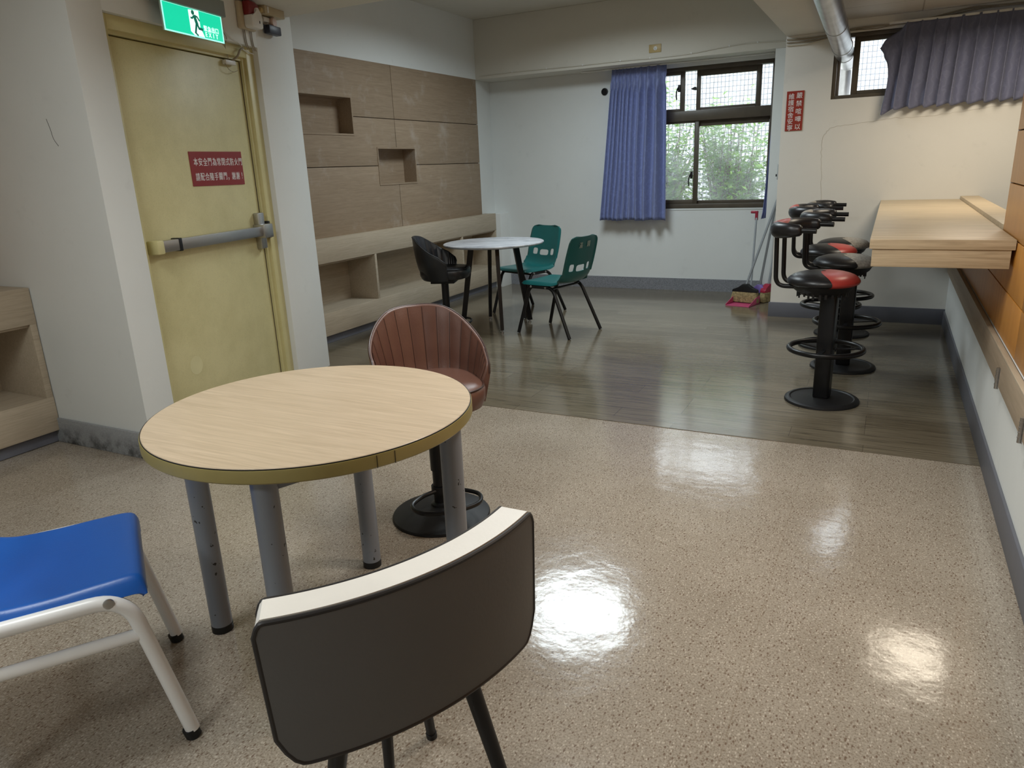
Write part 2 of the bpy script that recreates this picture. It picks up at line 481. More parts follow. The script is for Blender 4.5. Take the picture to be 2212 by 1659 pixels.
def mat_emit(name, c, strength):
    m, nt, b = newmat(name)
    b.inputs['Base Color'].default_value = (*c, 1); b.inputs['Emission Color'].default_value = (*c, 1); b.inputs['Emission Strength'].default_value = strength
    b.inputs['Roughness'].default_value = .4
    return m
M_EXITG = mat_emit('lit_green_sign', (.005, .62, .36), .95)
M_EXITW = mat_emit('lit_white_sign', (.80, 1.0, .93), 1.0)
M_EXITE = mat_emit('lit_sign_edge', (.35, 1.0, .80), 1.0)
M_EXITD = mat_emit('sign_figure_green', (.003, .17, .115), .55)
M_LED = mat_emit('red_led', (1.0, .05, .05), 3.0)
M_HOUS = plain('grey_green_housing', (.24, .27, .26), .45)
M_CTILE = None
def mat_ctile():
    m, nt, b = newmat('ceiling_tile_board')
    v = coords(nt, kind='World')
    br = nt.nodes.new('ShaderNodeTexBrick'); br.offset = 0.0
    br.inputs['Scale'].default_value = 1; br.inputs['Mortar Size'].default_value = .005; br.inputs['Brick Width'].default_value = 1.1; br.inputs['Row Height'].default_value = .56
    br.inputs['Color1'].default_value = (.47, .44, .40, 1); br.inputs['Color2'].default_value = (.44, .41, .37, 1); br.inputs['Mortar'].default_value = (.28, .25, .21, 1)
    mv = coords(nt, kind='World'); mv.node.inputs['Location'].default_value = (-.09, .02, 0)
    nt.links.new(mv, br.inputs['Vector'])
    g = ramp(nt, noise(nt, coords(nt, (3, 40, 1), kind='World'), 2, 4), [(.3, .85), (.7, 1.05)])
    nt.links.new(mixc(nt, .6, br.outputs['Color'], g, 'MULTIPLY'), b.inputs['Base Color']); b.inputs['Roughness'].default_value = .7
    return m
M_CTILE = mat_ctile()

def text_mesh(name, items, mat, parent, xf, bold=0.0):
    """items: (string, x, y, size, xscale) laid out in the local xy plane, centred; joined into one mesh"""
    bm = bmesh.new(); dg = None
    for s, x, y, size, xs in items:
        cu_ = bpy.data.curves.new('t', 'FONT'); cu_.body = s; cu_.size = size; cu_.align_x = 'CENTER'; cu_.align_y = 'CENTER'
        cu_.offset = bold * size; cu_.extrude = .0006; cu_.resolution_u = 3
        o = bpy.data.objects.new('t', cu_); COL.objects.link(o)
        bpy.context.view_layer.update()
        me = bpy.data.meshes.new_from_object(o.evaluated_get(bpy.context.evaluated_depsgraph_get()))
        xs_ = [v.co.x for v in me.vertices]; ys_ = [v.co.y for v in me.vertices]
        cx, cy = ((min(xs_) + max(xs_)) / 2, (min(ys_) + max(ys_)) / 2) if xs_ else (0, 0)
        if s in ('，', ','): cx, cy = 0, size * .1
        for v in me.vertices: v.co = xf @ Vector(((v.co.x - cx) * xs + x, v.co.y - cy + y, v.co.z))
        bm.from_mesh(me)
        bpy.data.objects.remove(o); bpy.data.curves.remove(cu_); bpy.data.meshes.remove(me)
    me = bpy.data.meshes.new(name); bm.to_mesh(me); bm.free()
    me.materials.append(mat)
    o = bpy.data.objects.new(name, me); COL.objects.link(o); o.parent = parent
    return o

# ================================================================== THE ROOM
XP = -4.15        # face of the panelled left wall
YB, YW = 7.446, 7.809   # beam face, window wall face
YR = 6.64         # face of the right back wall
XR = 0.483        # right partition face
ZC, ZB, ZS, ZT = 2.88, 2.285, 2.262, 2.335   # ceiling, back beam soffit, right soffit, tiles

struct('floor', M_TERR, MB().box(-4.5, 2.2, -3.2, 3.56, -.12, 0))
struct('floor_laminate', M_LAM, MB().box(-4.5, 2.2, 3.56, 8.1, -.12, .003))
struct('ceiling', M_CEIL, MB().box(-4.7, -.80, -3.2, 8.1, ZC, ZC + .12))
struct('trim_1', M_CEIL, MB().box(-4.7, -.85, 2.22, 3.985, 2.345, ZC))                 # cross beam over the column
struct('trim_2', M_CEIL, MB().box(-4.7, -.85, YB, 8.1, ZB, ZC, bev=.006))             # beam over the window
struct('trim_3', M_CEIL, MB().box(-.85, -.53, -3.2, YR, ZS, ZC, bev=.006))            # soffit along the duct
struct('ceiling_tiles', M_CTILE, MB().box(-.53, 2.2, -3.2, YR, ZT, ZC))

# left wall
w = MB()
w.box(-4.7, -4.30, 3.9, YB, .80, ZC); w.box(-4.7, -4.38, 3.9, YB + .13, -.0, .80)
w.box(-4.30, XP, 3.9, YB, 2.287, ZC)
w.box(-4.7, -4.18, YB, 8.1, .85, ZC); w.box(-4.7, -3.99, 7.58, 8.1, 0, .85, bev=.004)
struct('wall_left', M_WALL, w)
w = MB(); w.box(-4.7, -4.30, -3.2, 2.22, .85, ZC); w.box(-4.7, -4.38, -3.2, 2.22, 0, .85); w.box(-4.30, -4.262, -3.2, 2.22, 1.95, ZC)
struct('wall_left_front', M_WALL, w)

# back wall with the window opening
WX0, WX1, WZ0, WZ1 = -2.62, -1.085, .862, 2.250
w = MB()
w.box(-4.3, WX0, YW, YW + .22, 0, ZC); w.box(WX1, -.84, YW, YW + .22, 0, ZC)
w.box(WX0, WX1, YW, YW + .22, 0, WZ0); w.box(WX0, WX1, YW, YW + .22, WZ1, ZC)
struct('wall_back', M_WALL, w)
struct('wall_pier', M_WALL, MB().box(-1.04, -.84, YB, YW, 0, ZB))
# right back wall with the high window opening
VX0, VX1, VZ0, VZ1 = -.49, 1.25, 1.768, 2.238
w = MB()
w.box(-.85, VX0, YR, YR + .2, 0, ZC); w.box(VX1, 2.2, YR, YR + .2, 0, ZC)
w.box(VX0, VX1, YR, YR + .2, 0, VZ0); w.box(VX0, VX1, YR, YR + .2, VZ1, ZC)
w.box(-.85, -.65, YR + .2, 8.03, 0, ZC)
wrb = struct('wall_right_back', M_WALLR, w)
# right partition: low white wall all along, tall part only nearer than Y = 4.1
w = MB(); w.box(XR, XR + .12, -3.2, YR, 0, .56)
wr = struct('wall_right', M_WALL, w)
struct('wall_partition', M_WALLR, MB().box(XR + .02, XR + .12, -3.2, 4.085, .56, ZT))
struct('wall_far_right', M_WALLR, MB().box(2.1, 2.2, -3.2, YR, 0, ZT))
struct('wall_front', M_WALL, MB().box(-4.7, 2.2, -3.3, -3.2, 0, ZC))

# column with the fire door, in its own frame: x along the door face, y into the wall
DU = Vector((-.20308, .97916, 0)); DN = Vector((.97916, .20308, 0))
DM = Matrix(((DU.x, -DN.x, 0, -3.213), (DU.y, -DN.y, 0, 2.2150), (0, 0, 1, 0), (0, 0, 0, 1)))
DL, D0, D1, DZ = 1.82, .20, 1.40, 2.108
w = MB()
w.box(D1, DL, 0, .30, 0, 2.36, mat=DM, bev=.006); w.box(D0 - .02, D1 + .02, 0.0005, .30, DZ, 2.36, mat=DM)
w.box(D0 - .05, D1 + .05, .22, .30, 0, DZ + .05, mat=DM)
jA = DM @ Vector((0, 0, 0)); jB = DM @ Vector((D0, 0, 0)); jC = DM @ Vector((D0, .28, 0)); jD = DM @ Vector((DL - .01, .28, 0))
w.prism([(-4.6, 2.212), (jA.x, 2.212), (jB.x, jB.y), (jC.x, jC.y), (jD.x, jD.y), (-4.6, 3.985)], 'z', 0, 2.36, bev=.003)
wcol = struct('wall_column', M_WALL, w)
MB().tube(catmull([(-3.511, 2.2118, 1.653), (-3.496, 2.2118, 1.606), (-3.487, 2.2118, 1.565), (-3.461, 2.2118, 1.531)], 12), .0014, 5).build('scuff_mark', plain('dark_scuff', (.10, .10, .10), .9), wcol)

# skirtings
struct('baseboard_back', M_GRAN, MB().box(-3.99, -1.04, YW - .012, YW, 0, .131))
struct('baseboard_pier', M_GRAN, MB().box(-1.05, -.85, YB - .012, YB, 0, .131))
struct('baseboard_right_back', M_BASEG, MB().box(-.862, XR, YR - .012, YR, 0, .130, bev=.003))
struct('baseboard_right', M_BASEG, MB().box(XR - .012, XR, -3.2, YR - .012, 0, .118, bev=.003))
w = MB(); w.box(-3.99, -3.203, 2.198, 2.212, 0, .140, bev=.003); w.box(0.0, D0, -.012, 0, 0, .140, mat=DM, bev=.003)
struct('baseboard_column', M_CONC, w)

# hairline cracks in the right back wall (children of that wall)
def crack(pts, r, parent):
    rnd = random.Random(len(pts)); P = []
    for a, b in zip(pts, pts[1:]):
        for k in range(8):
            t = k / 8; P.append((a[0] + (b[0] - a[0]) * t + rnd.uniform(-.006, .006), YR - .0004, a[1] + (b[1] - a[1]) * t + rnd.uniform(-.006, .006)))
    P.append((pts[-1][0], YR - .0004, pts[-1][1]))
    MB().tube(P, r, 5).build('crack', M_CRACK, parent)
crack([(-.50, .95), (-.52, 1.25), (-.53, 1.42), (-.525, 1.50), (-.47, 1.56), (-.30, 1.575), (-.05, 1.60), (.25, 1.60), (.60, 1.635), (.95, 1.63)], .0009, wrb)
crack([(-.60, .93), (-.45, .95)], .0008, wrb)

# ------------------------------------------------------------------ fire door
door = thing('door_1', 'yellow painted steel fire door set in the white column, with a steel push bar', 'door', kind='structure')
door.matrix_world = DM
f = MB()
f.box(D1 - .075, D1, .035, .11, 0, DZ, bev=.003); f.box(D0, D0 + .05, .035, .11, 0, DZ, bev=.003); f.box(D0 + .05, D1 - .075, .035, .11, DZ - .065, DZ, bev=.003)
f.box(D1 - .10, D1 - .075, .052, .20, 0, DZ - .065); f.box(D0 + .05, D1 - .10, .056, .20, DZ - .082, DZ - .065)
f.build('door_frame', M_FRAMEY, door)
MB().box(D0 + .05, D1 - .106, .07, .16, .006, DZ - .088, bev=.002).build('door_leaf', M_DOORY, door)
MB().box(D1 - .107, D1 - .099, .0695, .16, .006, DZ - .088).build('door_gap', M_GROOVE, door)
pb = MB().box(.335, 1.285, .005, .045, 1.005, 1.063, bev=.002).build('push_bar', M_STEEL, door)
MB().box(.285, .335, .000, .07, .998, 1.068, bev=.008).build('end_cap', M_FRAMEY, pb)
MB().box(.448, .470, .001, .055, 1.0, 1.068, bev=.003).build('black_collar', M_BLKM, pb)
lt = MB(); lt.box(1.205, 1.30, -.012, .07, .992, 1.076, bev=.006); lt.box(1.222, 1.282, .03, .07, .925, 1.145, bev=.006)
lt.build('latch_case', M_STEEL, pb)
MB().box(1.302, 1.322, .02, .06, .985, 1.09, bev=.003).build('strike', M_BLKM, pb)
# faint paler patches where stickers were
MB().lathe([(0, 0), (.052, 0), (.052, .0006), (0, .0006)], 28).xf(Matrix.Translation((.50, .070, .36)) @ Matrix.Rotation(PI / 2, 4, 'X')).build('sticker_mark', plain('yellow_patch', (.63, .58, .33), .45), door)

LXF = lambda x, y, z: DM @ Matrix.Translation((x, y, z)) @ Matrix.Rotation(PI / 2, 4, 'X')
sg = thing('door_notice', 'dark red notice with two rows of white Chinese characters on the yellow door', 'sign')
SX0, SX1 = .712, 1.182
q = MB(); q.prism([(SX0, 1.323), (SX1, 1.320), (SX1 + .003, 1.510), (SX0, 1.506)], 'y', .0665, .0698, mat=DM); q.build('panel', M_SIGNR, sg)
r1, r2 = '本安全門為常閉式防火門', '請配合隨手關門，謝謝！'
its = []
for k, ch in enumerate(r1): its.append((ch, -.194 + k * .0405, .037, .046, .80))
for k, ch in enumerate(r2): its.append((ch, -.194 + k * .0405, -.043, .046, .80))
text_mesh('lettering', its, M_LETW, sg, LXF((SX0 + SX1) / 2 + .006, .0658, 1.415), .003)

# ------------------------------------------------------------------ exit sign
ex = thing('exit_sign', 'lit green emergency exit sign with running figure, hanging above the yellow door', 'sign')
ES0, ES1, EZ0, EZ1, EY = .485, .950, 2.062, 2.200, -.085
MB().box(ES0 - .015, ES1 + .022, EY - .022, EY + .052, EZ1 - .006, EZ1 + .075, bev=.004, mat=DM).build('housing', M_HOUS, ex)
MB().box(ES0 + .05, ES1 - .05, EY + .052, .01, EZ1 + .01, EZ1 + .07, mat=DM).build('bracket', M_HOUS, ex)
MB().box(ES0 - .022, ES0 - .002, EY - .012, EY + .03, EZ1 + .004, EZ1 + .07, bev=.003, mat=DM).build('end_cap', M_BLKM, ex)
pn = MB().box(ES0, ES1, EY - .004, EY + .006, EZ0, EZ1, bev=.001, mat=DM).build('panel', plain('clear_acrylic', (.45, .62, .56), .2), ex)
rm = MB()
for b_ in ((ES0, ES0 + .009, EZ0, EZ1), (ES1 - .009, ES1, EZ0, EZ1), (ES0 + .009, ES1 - .009, EZ0, EZ0 + .007), (ES0 + .009, ES1 - .009, EZ1 - .008, EZ1)):
    rm.box(b_[0], b_[1], EY - .0052, EY - .0042, b_[2], b_[3], mat=DM)
rm.build('lit_border', M_EXITE, ex)
MB().box(ES0 + .009, ES1 - .009, EY - .0052, EY - .0042, EZ0 + .007, EZ1 - .008, mat=DM).build('green_face', M_EXITG, ex)
PX = LXF(ES0, EY - .0052, EZ0)
def poly(pts): return [(x, y) for x, y in pts]
pw = MB()
pw.prism([(.196, .124), (.276, .130), (.276, .052), (.302, .008), (.222, .008), (.196, .024)], 'z', 0, .0006, mat=PX); pw.build('pictogram_door', M_EXITW, ex)
fg = MB()
fg.lathe([(0, .0006), (.0115, .0006), (.0115, .0014), (0, .0014)], 20, (.228, .1145, 0))
def limb(pts, w):
    for a, b in zip(pts, pts[1:]):
        a, b = Vector(a), Vector(b); d = (b - a).normalized(); n_ = Vector((-d.y, d.x)) * w / 2; a2 = a - d * w * .3; b2 = b + d * w * .3
        fg.prism([tuple(a2 - n_), tuple(b2 - n_), tuple(b2 + n_), tuple(a2 + n_)], 'z', .0006, .0014)
limb([(.238, .098), (.250, .066)], .021)
limb([(.233, .100), (.219, .087), (.209, .088)], .0085)
limb([(.243, .102), (.260, .098), (.273, .083)], .0085)
limb([(.247, .066), (.239, .043), (.231, .020)], .013); limb([(.231, .020), (.248, .010)], .009)
limb([(.251, .066), (.263, .045), (.290, .043)], .0125)
fg.xf(PX).build('pictogram_figure', M_EXITD, ex)
its = [(c, .316 + k * .0315, .053, .030, 1.0) for k, c in enumerate('緊急出口')] + [(c, .318 + k * .029, .025, .032, 1.05) for k, c in enumerate('EXIT')]
text_mesh('lettering', its, M_EXITW, ex, LXF(ES0, EY - .0060, EZ0), .004)
MB().box(ES1 + .022, ES1 + .028, EY - .006, EY + .002, EZ1 + .028, EZ1 + .036, mat=DM).build('indicator_light', M_LED, ex)

# ------------------------------------------------------------------ alarm, boxes, sensor over the door
al = thing('alarm_siren', 'alarm with red lens and white lower cover on the column over the door', 'alarm')
MB().box(1.225, 1.375, -.028, .0, 2.188, 2.335, bev=.008, mat=DM).build('base_plate', M_BEIGEP, al)
MB().prism([(1.255, 2.262), (1.36, 2.262), (1.372, 2.30), (1.36, 2.325), (1.33, 2.338), (1.255, 2.338)], 'y', -.07, -.028, bev=.008, mat=DM).build('red_lens', M_REDP, al)
cv = MB(); cv.prism([(1.255, 2.205), (1.268, 2.194), (1.355, 2.194), (1.366, 2.205), (1.366, 2.262), (1.352, 2.272), (1.342, 2.302), (1.326, 2.310), (1.310, 2.300), (1.302, 2.272), (1.255, 2.262)], 'y', -.084, -.028, bev=.007, mat=DM)
cv.build('white_cover', M_WHITEP, al)
MB().box(1.326, 1.333, -.0855, -.083, 2.222, 2.236, mat=DM).build('key_slot', M_BLKM, al)
eb = thing('junction_box', 'beige metal box under the beam at the corner of the column', 'electrical box')
MB().box(1.44, 1.655, -.06, .0, 2.298, 2.345, bev=.004, mat=DM).build('case', M_BEIGEM, eb)
MB().lathe([(0, 0), (.017, 0), (.017, .03), (.012, .04), (0, .04)], 20).xf(LXF(1.425, -.01, 2.315)).build('cable_gland', M_BRASSO, eb)
MB().box(1.462, 1.474, -.066, -.058, 2.305, 2.34, bev=.002, mat=DM).build('clip', M_WHITEP, eb)
ad = thing('power_adapter', 'navy blue adapter hanging from a pinkish socket at the column top', 'adapter')
MB().box(1.475, 1.605, -.055, -.012, 2.196, 2.246, bev=.006, mat=DM).build('body', M_NAVY, ad)
so = MB(); so.lathe([(0, 0), (.030, 0), (.030, .018), (.024, .026), (0, .026)], 26).xf(LXF(1.555, -.02, 2.268)); so.build('socket', M_PINKB, ad)
MB().box(1.47, 1.53, -.028, 0, 2.262, 2.29, bev=.004, mat=DM).build('bracket', M_WHITEP, ad)
MB().box(1.515, 1.575, -.02, 0, 2.24, 2.262, bev=.003, mat=DM).build('back_plate', M_WHITEP, ad)
MB().tube(catmull([DM @ Vector(p) for p in ((1.475, -.035, 2.235), (1.44, -.03, 2.248), (1.40, -.02, 2.285), (1.385, -.005, 2.30))], 14), .003, 6).build('lead', M_BLKM, ad)
ds = thing('door_contact', 'small white magnetic contact at the top right corner of the yellow door', 'sensor')
MB().box(1.13, 1.225, .042, .0695, 1.992, 2.016, bev=.004, mat=DM).build('case', M_WHITEP, ds)
MB().tube(catmull([DM @ Vector(p) for p in ((1.20, .05, 2.016), (1.215, .02, 2.04), (1.235, .01, 2.075), (1.27, .012, 2.09))], 14), .006, 6).build('bracket', M_CABLED, ds)
MB().tube(catmull([DM @ Vector(p) for p in ((1.13, .05, 1.995), (1.15, .045, 1.965), (1.20, .05, 1.955), (1.25, .055, 1.968))], 14), .0016, 5).build('wire', M_CABLED, ds)
def cable(pts, r, label, m=None, group=None, n=40):
    o = MB().tube(catmull(pts, n), r, 6).build('cable', m or M_CABLE)
    return tag(o, label, 'cable', group)
cable([DM @ Vector(p) for p in ((.978, -.07, 2.235), (1.03, -.02, 2.19), (1.12, -.006, 2.135), (1.22, -.004, 2.105), (1.30, .028, 2.085), (1.385, .02, 2.07))], .0028, 'thin white cable slanting from the exit sign to the door frame corner', M_WHITEP)
cable([DM @ Vector(p) for p in ((.978, -.06, 2.228), (1.04, -.012, 2.17), (1.10, -.004, 2.12), (1.125, .03, 2.09), (1.16, .045, 2.02))], .0022, 'thin grey cable drooping from the exit sign to the white door contact', M_CABLED)
for k, x in enumerate((1.268, 1.284, 1.335, 1.350)):
    cable([DM @ Vector(p) for p in ((x, -.006, 2.19), (x + .004, -.004, 2.15), (x + .012, -.003, 2.112), (x + .03, -.003, 2.085))], .0025,
          'thin wire running down from the alarm to the door frame', M_CABLED, 'wires under the alarm', 10)

# ------------------------------------------------------------------ left panelling
pan = thing('wall_panelling', 'brown veneer wall panelling with two square niches above the long bench shelf', 'panelling')
PB, PT = .845, 2.287
Y0, YM, Y1, ZA, ZBp = 3.95, 5.865, YB - .004, 1.417, 1.825
N1 = (4.25, 5.262, 1.670, 1.986); N2 = (5.560, 6.170, 1.244, 1.578)
g = .003
def board(poly_):
    MB().prism(poly_, 'x', XP - .02, XP, bev=.001).build('board', M_PANEL, pan)
board([(Y0, ZBp + g), (N1[0], ZBp + g), (N1[0], N1[3]), (N1[1], N1[3]), (N1[1], ZBp + g), (YM - g, ZBp + g), (YM - g, PT), (Y0, PT)])
board([(YM + g, ZBp + g), (Y1, ZBp + g), (Y1, PT), (YM + g, PT)])
board([(Y0, ZA + g), (N2[0], ZA + g), (N2[0], N2[3]), (YM - g, N2[3]), (YM - g, ZBp - g), (N1[1], ZBp - g), (N1[1], N1[2]), (N1[0], N1[2]), (N1[0], ZBp - g), (Y0, ZBp - g)])
board([(N2[1], ZA + g), (Y1, ZA + g), (Y1, ZBp - g), (YM + g, ZBp - g), (YM + g, N2[3]), (N2[1], N2[3])])
board([(Y0, PB), (YM - g, PB), (YM - g, N2[2]), (N2[0], N2[2]), (N2[0], ZA - g), (Y0, ZA - g)])
board([(YM + g, PB), (Y1, PB), (Y1, ZA - g), (N2[1], ZA - g), (N2[1], N2[2]), (YM + g, N2[2])])
bk = MB()
bk.box(XP - .024, XP - .02, Y0, N1[0], PB, PT); bk.box(XP - .024, XP - .02, N1[1], N2[0], PB, PT); bk.box(XP - .024, XP - .02, N2[1], Y1, PB, PT)
bk.box(XP - .024, XP - .02, N1[0], N1[1], PB, N1[2]); bk.box(XP - .024, XP - .02, N1[0], N1[1], N1[3], PT)
bk.box(XP - .024, XP - .02, N2[0], N2[1], PB, N2[2]); bk.box(XP - .024, XP - .02, N2[0], N2[1], N2[3], PT)
bk.build('backing', M_GROOVE, pan)
for (a, b_, c, d) in (N1, N2):
    t = .014; nb = MB(); x0, x1 = XP - .145, XP + .005
    nb.box(x0, x1, a, b_, c, c + t); nb.box(x0, x1, a, b_, d - t, d); nb.box(x0, x1, a, a + t, c + t, d - t); nb.box(x0, x1, b_ - t, b_, c + t, d - t); nb.box(x0, x0 + .006, a + t, b_ - t, c + t, d - t)
    nb.build('niche', M_PANEL, pan)

# ------------------------------------------------------------------ bench shelves
def bench(name, label, xf, y0, y1, divs, xback, stile_end=0.0):
    t = thing(name, label, 'shelf')
    MB().box(xback, xf, y0, y1, .82, .855, bev=.002).build('top_board', M_BENCH, t)
    MB().box(xf - .02, xf + .002, y0, y1, .665, .853, bev=.002).build('upper_fascia', M_BENCH, t)
    MB().box(xf - .02, xf + .002, y0, y1, .072, .262, bev=.002).build('lower_fascia', M_BENCH, t)
    MB().box(xback, xf - .02, y0, y1, .24, .262).build('shelf_board', M_BENCH, t)
    MB().box(xback, xback + .012, y0, y1, .262, .82).build('back_panel', M_BENCH, t)
    MB().box(xback, xf - .02, y0, y1, .65, .67).build('bay_ceiling', M_BENCH, t)
    for y, w_ in divs: MB().box(xback + .012, xf, y - w_ / 2, y + w_ / 2, .262, .667, bev=.001).build('divider', M_BENCH, t)
    MB().box(xback, xf - .028, y0, y1, 0.004, .072).build('plinth', M_BASEG, t)
    return t
bench('bench_shelf', 'long pale wood bench with open bays along the far brown panelled wall', -4.05, 3.99, 7.577, [(5.27, .028), (6.80, .028), (7.563, .026)], -4.375)
bench('bench_shelf', 'pale wood shelf unit cut by the left photo edge, beside the white column', -3.952, -.6, 2.208, [(.7, .028), (2.19, .034)], -4.375)
op = thing('wall_panelling', 'strip of tan veneer panelling at the left photo edge above the shelf', 'panelling')
MB().box(-4.298, -4.262, -.6, 2.21, .857, 1.95, bev=.002).build('board', M_ORANGE2, op)

# ------------------------------------------------------------------ right partition panelling, ledge, counter
pt = thing('wall_panelling', 'orange veneer panelling on the right partition, in grooved horizontal bands', 'panelling')
zs = [.562, .755, .975, 1.195, 1.42, 1.64, 1.86, 2.08, ZT - .002]
for z0, z1 in zip(zs, zs[1:]):
    ya, yb = -.6, (4.09 if z0 > .9 else YR - .014)
    cuts = [ya, 1.2, 3.27, yb] if z0 < .9 else [ya, 2.2, yb]
    for c0, c1 in zip(cuts, cuts[1:]):
        if c1 <= c0: continue
        MB().box(XR + .004, XR + .020, c0 + .002, c1 - .002, z0 + .003, z1 - .003, bev=.0012).build('board', M_ORANGE, pt)
MB().box(XR + .016, XR + .021, -.6, 4.088, .56, ZT - .002).build('backing', M_GROOVE, pt)
MB().box(XR + .020, XR + .06, 4.10, YR - .014, .56, .94).build('lower_backing', M_GROOVE, pt)
MB().box(XR + .005, XR + .12, 4.086, 4.094, .94, ZT - .002).build('end_trim', M_WHITEP, pt)
lb = thing('ledge_board', 'long low wooden ledge board with steel hinges along the right wall', 'board')
MB().box(XR - .022, XR - .001, -.6, YR - .014, .428, .552, bev=.002).build('board', M_LEDGE, lb)
MB().box(XR - .022, XR + .003, -.6, YR - .014, .552, .560, bev=.001).build('top_edge', M_BENCH, lb)
for y in (3.36, 2.72, 1.3):
    hb = MB(); hb.tube([(XR - .027, y, .418), (XR - .027, y, .505)], .007, 10)
    hb.box(XR - .0235, XR - .0215, y - .018, y + .018, .42, .503)
    for z in (.435, .452, .470, .488): hb.tube([(XR - .027, y, z), (XR - .027, y, z + .003)], .0085, 10)
    hb.build('hinge', M_STEEL, lb)
ct = thing('bar_counter', 'pale wooden wall counter beside the bar stools, with raised strip at its back', 'counter')
CY0, CZ = 3.60, .985
MB().box(-.058, XR, CY0, YR - .001, CZ - .042, CZ, bev=.002).build('countertop', M_COUNT, ct)
MB().box(-.046, XR - .012, CY0 + .006, YR - .002, CZ - .120, CZ - .042, bev=.002).build('apron', M_COUNT, ct)
MB().box(XR + .001, XR + .122, 4.10, YR - .002, CZ - .042, CZ + .022, bev=.002).build('back_strip', M_COUNT, ct)

# ------------------------------------------------------------------ windows
def ring(mb, x0, x1, z0, z1, y0, y1, wl, wr, wb, wt):
    mb.box(x0, x0 + wl, y0, y1, z0, z1, bev=.002); mb.box(x1 - wr, x1, y0, y1, z0, z1, bev=.002)
    mb.box(x0 + wl, x1 - wr, y0, y1, z0, z0 + wb, bev=.002); mb.box(x0 + wl, x1 - wr, y0, y1, z1 - wt, z1, bev=.002)
w1 = thing('window_1', 'bronze framed sliding window over four panes beside the long blue curtain', 'window', kind='structure')
f = MB(); y0, y1 = YW + .02, YW + .12
ring(f, WX0, WX1, WZ0, WZ1, y0, y1, .035, .022, .05, .038)
f.box(WX0 + .03, WX1 - .02, y0, y1, 1.735, 1.835, bev=.003)
f.build('window_frame', M_BRNZ, w1)
def sash(x0, x1, z0, z1, ya, wl, wr, wb, wt, handle=None, parent=w1):
    m_ = MB(); ring(m_, x0, x1, z0, z1, ya, ya + .03, wl, wr, wb, wt); s = m_.build('sash', M_BRNZ, parent)
    MB().box(x0 + wl - .004, x1 - wr + .004, ya + .012, ya + .016, z0 + wb - .004, z1 - wt + .004).build('pane', M_GLASS, s)
    if handle:
        hx, hz = handle; h = MB()
        h.tube(catmull([(hx, ya - .002, hz + .05), (hx - .012, ya - .022, hz + .03), (hx - .022, ya - .028, hz - .02), (hx - .018, ya - .024, hz - .075)], 12), .008, 8, sx=.6)
        h.box(hx - .012, hx + .014, ya - .012, ya, hz + .0, hz + .07, bev=.003); h.build('handle', M_BLKM, s)
sash(-2.59, -1.80, .91, 1.737, YW + .04, .04, .045, .045, .02, (-1.862, 1.17))
sash(-1.845, -1.105, .91, 1.737, YW + .078, .04, .02, .035, .055)
sash(-2.59, -1.955, 1.833, 2.214, YW + .04, .03, .046, .028, .03, (-2.012, 2.02))
sash(-1.845, -1.215, 1.833, 2.214, YW + .078, .04, .048, .03, .055)
MB().prism([(-1.90, 2.045), (-1.86, 2.062), (-1.845, 2.058), (-1.845, 2.028), (-1.87, 2.030)], 'y', YW + .06, YW + .078).build('latch', M_BLKM, w1)
MB().box(-1.97, -1.83, YW + .095, YW + .099, 1.838, 2.21).build('pane', M_GLASS, w1)
MB().box(-1.22, -1.10, YW + .095, YW + .099, 1.838, 2.21).build('insect_screen', M_GLASS, w1)
struct('trim_4', M_WALL, MB().box(WX0, WX1, YW - .005, YW + .02, WZ0 - .012, WZ0 + .004, bev=.002))

w2 = thing('window_2', 'bronze framed high window that the steel duct passes through', 'window', kind='structure')
f = MB(); ring(f, VX0, VX1, VZ0, VZ1, YR + .005, YR + .10, .028, .03, .026, .03); f.build('window_frame', M_BRNZ, w2)
f = MB(); ring(f, -.352, .50, VZ0 + .024, VZ1 - .028, YR + .03, YR + .06, .046, .04, .03, .035); s = f.build('sash', M_BRNZ, w2)
MB().box(-.31, .465, YR + .043, YR + .047, VZ0 + .05, VZ1 - .06).build('pane', M_GLASS, s)
f = MB(); ring(f, .46, VX1 - .03, VZ0 + .024, VZ1 - .028, YR + .06, YR + .09, .04, .04, .03, .035); s = f.build('sash', M_BRNZ, w2)
MB().box(.50, VX1 - .07, YR + .073, YR + .077, VZ0 + .05, VZ1 - .06).build('pane', M_GLASS, s)
MB().box(VX0 + .028, VX0 + .05, YR + .05, YR + .09, VZ0 + .026, VZ1 - .03, bev=.002).build('sash_stile', plain('grey_aluminium', (.17, .16, .15), .45), w2)
struct('trim_5', M_WALLR, MB().box(VX0 - .02, VX1, YR - .006, YR + .006, VZ1, VZ1 + .022))

# ------------------------------------------------------------------ duct
du = thing('exhaust_duct', 'galvanised round duct running under the ceiling and out of the high window', 'duct')
A, B = Vector((-.408, 3.4, 2.257)), Vector((-.420, YR, 2.111))
dr = (B - A).normalized()
def dpt(y): return A + dr * ((y - A.y) / dr.y)
cuts = [3.4, 5.60, 6.38, 6.72, 7.10]
for c0, c1 in zip(cuts, cuts[1:]):
    r = .070
    MB().tube([dpt(c0), dpt(c1)], r, 36).build('duct_section', M_GALV, du)
    if c1 < 7: MB().tube([dpt(c1 - .018), dpt(c1 + .006)], r + .003, 36).build('seam_band', M_GALV, du)
    if c1 < 7: MB().tube([dpt(c1 + .006), dpt(c1 + .011)], r + .0022, 36).build('seam_gap', M_BLKM, du)
e = dpt(7.10)
MB().tube(fillet([e - dr * .02, e + dr * .12, e + dr * .12 + Vector((0, .03, -.5))], .10, 8), .064, 30).build('elbow', M_GALV, du)
MB().tube(fillet([dpt(3.45), dpt(3.25), dpt(3.25) + Vector((0, -.02, .072))], .08, 8), .068, 30).build('inner_elbow', M_GALV, du)

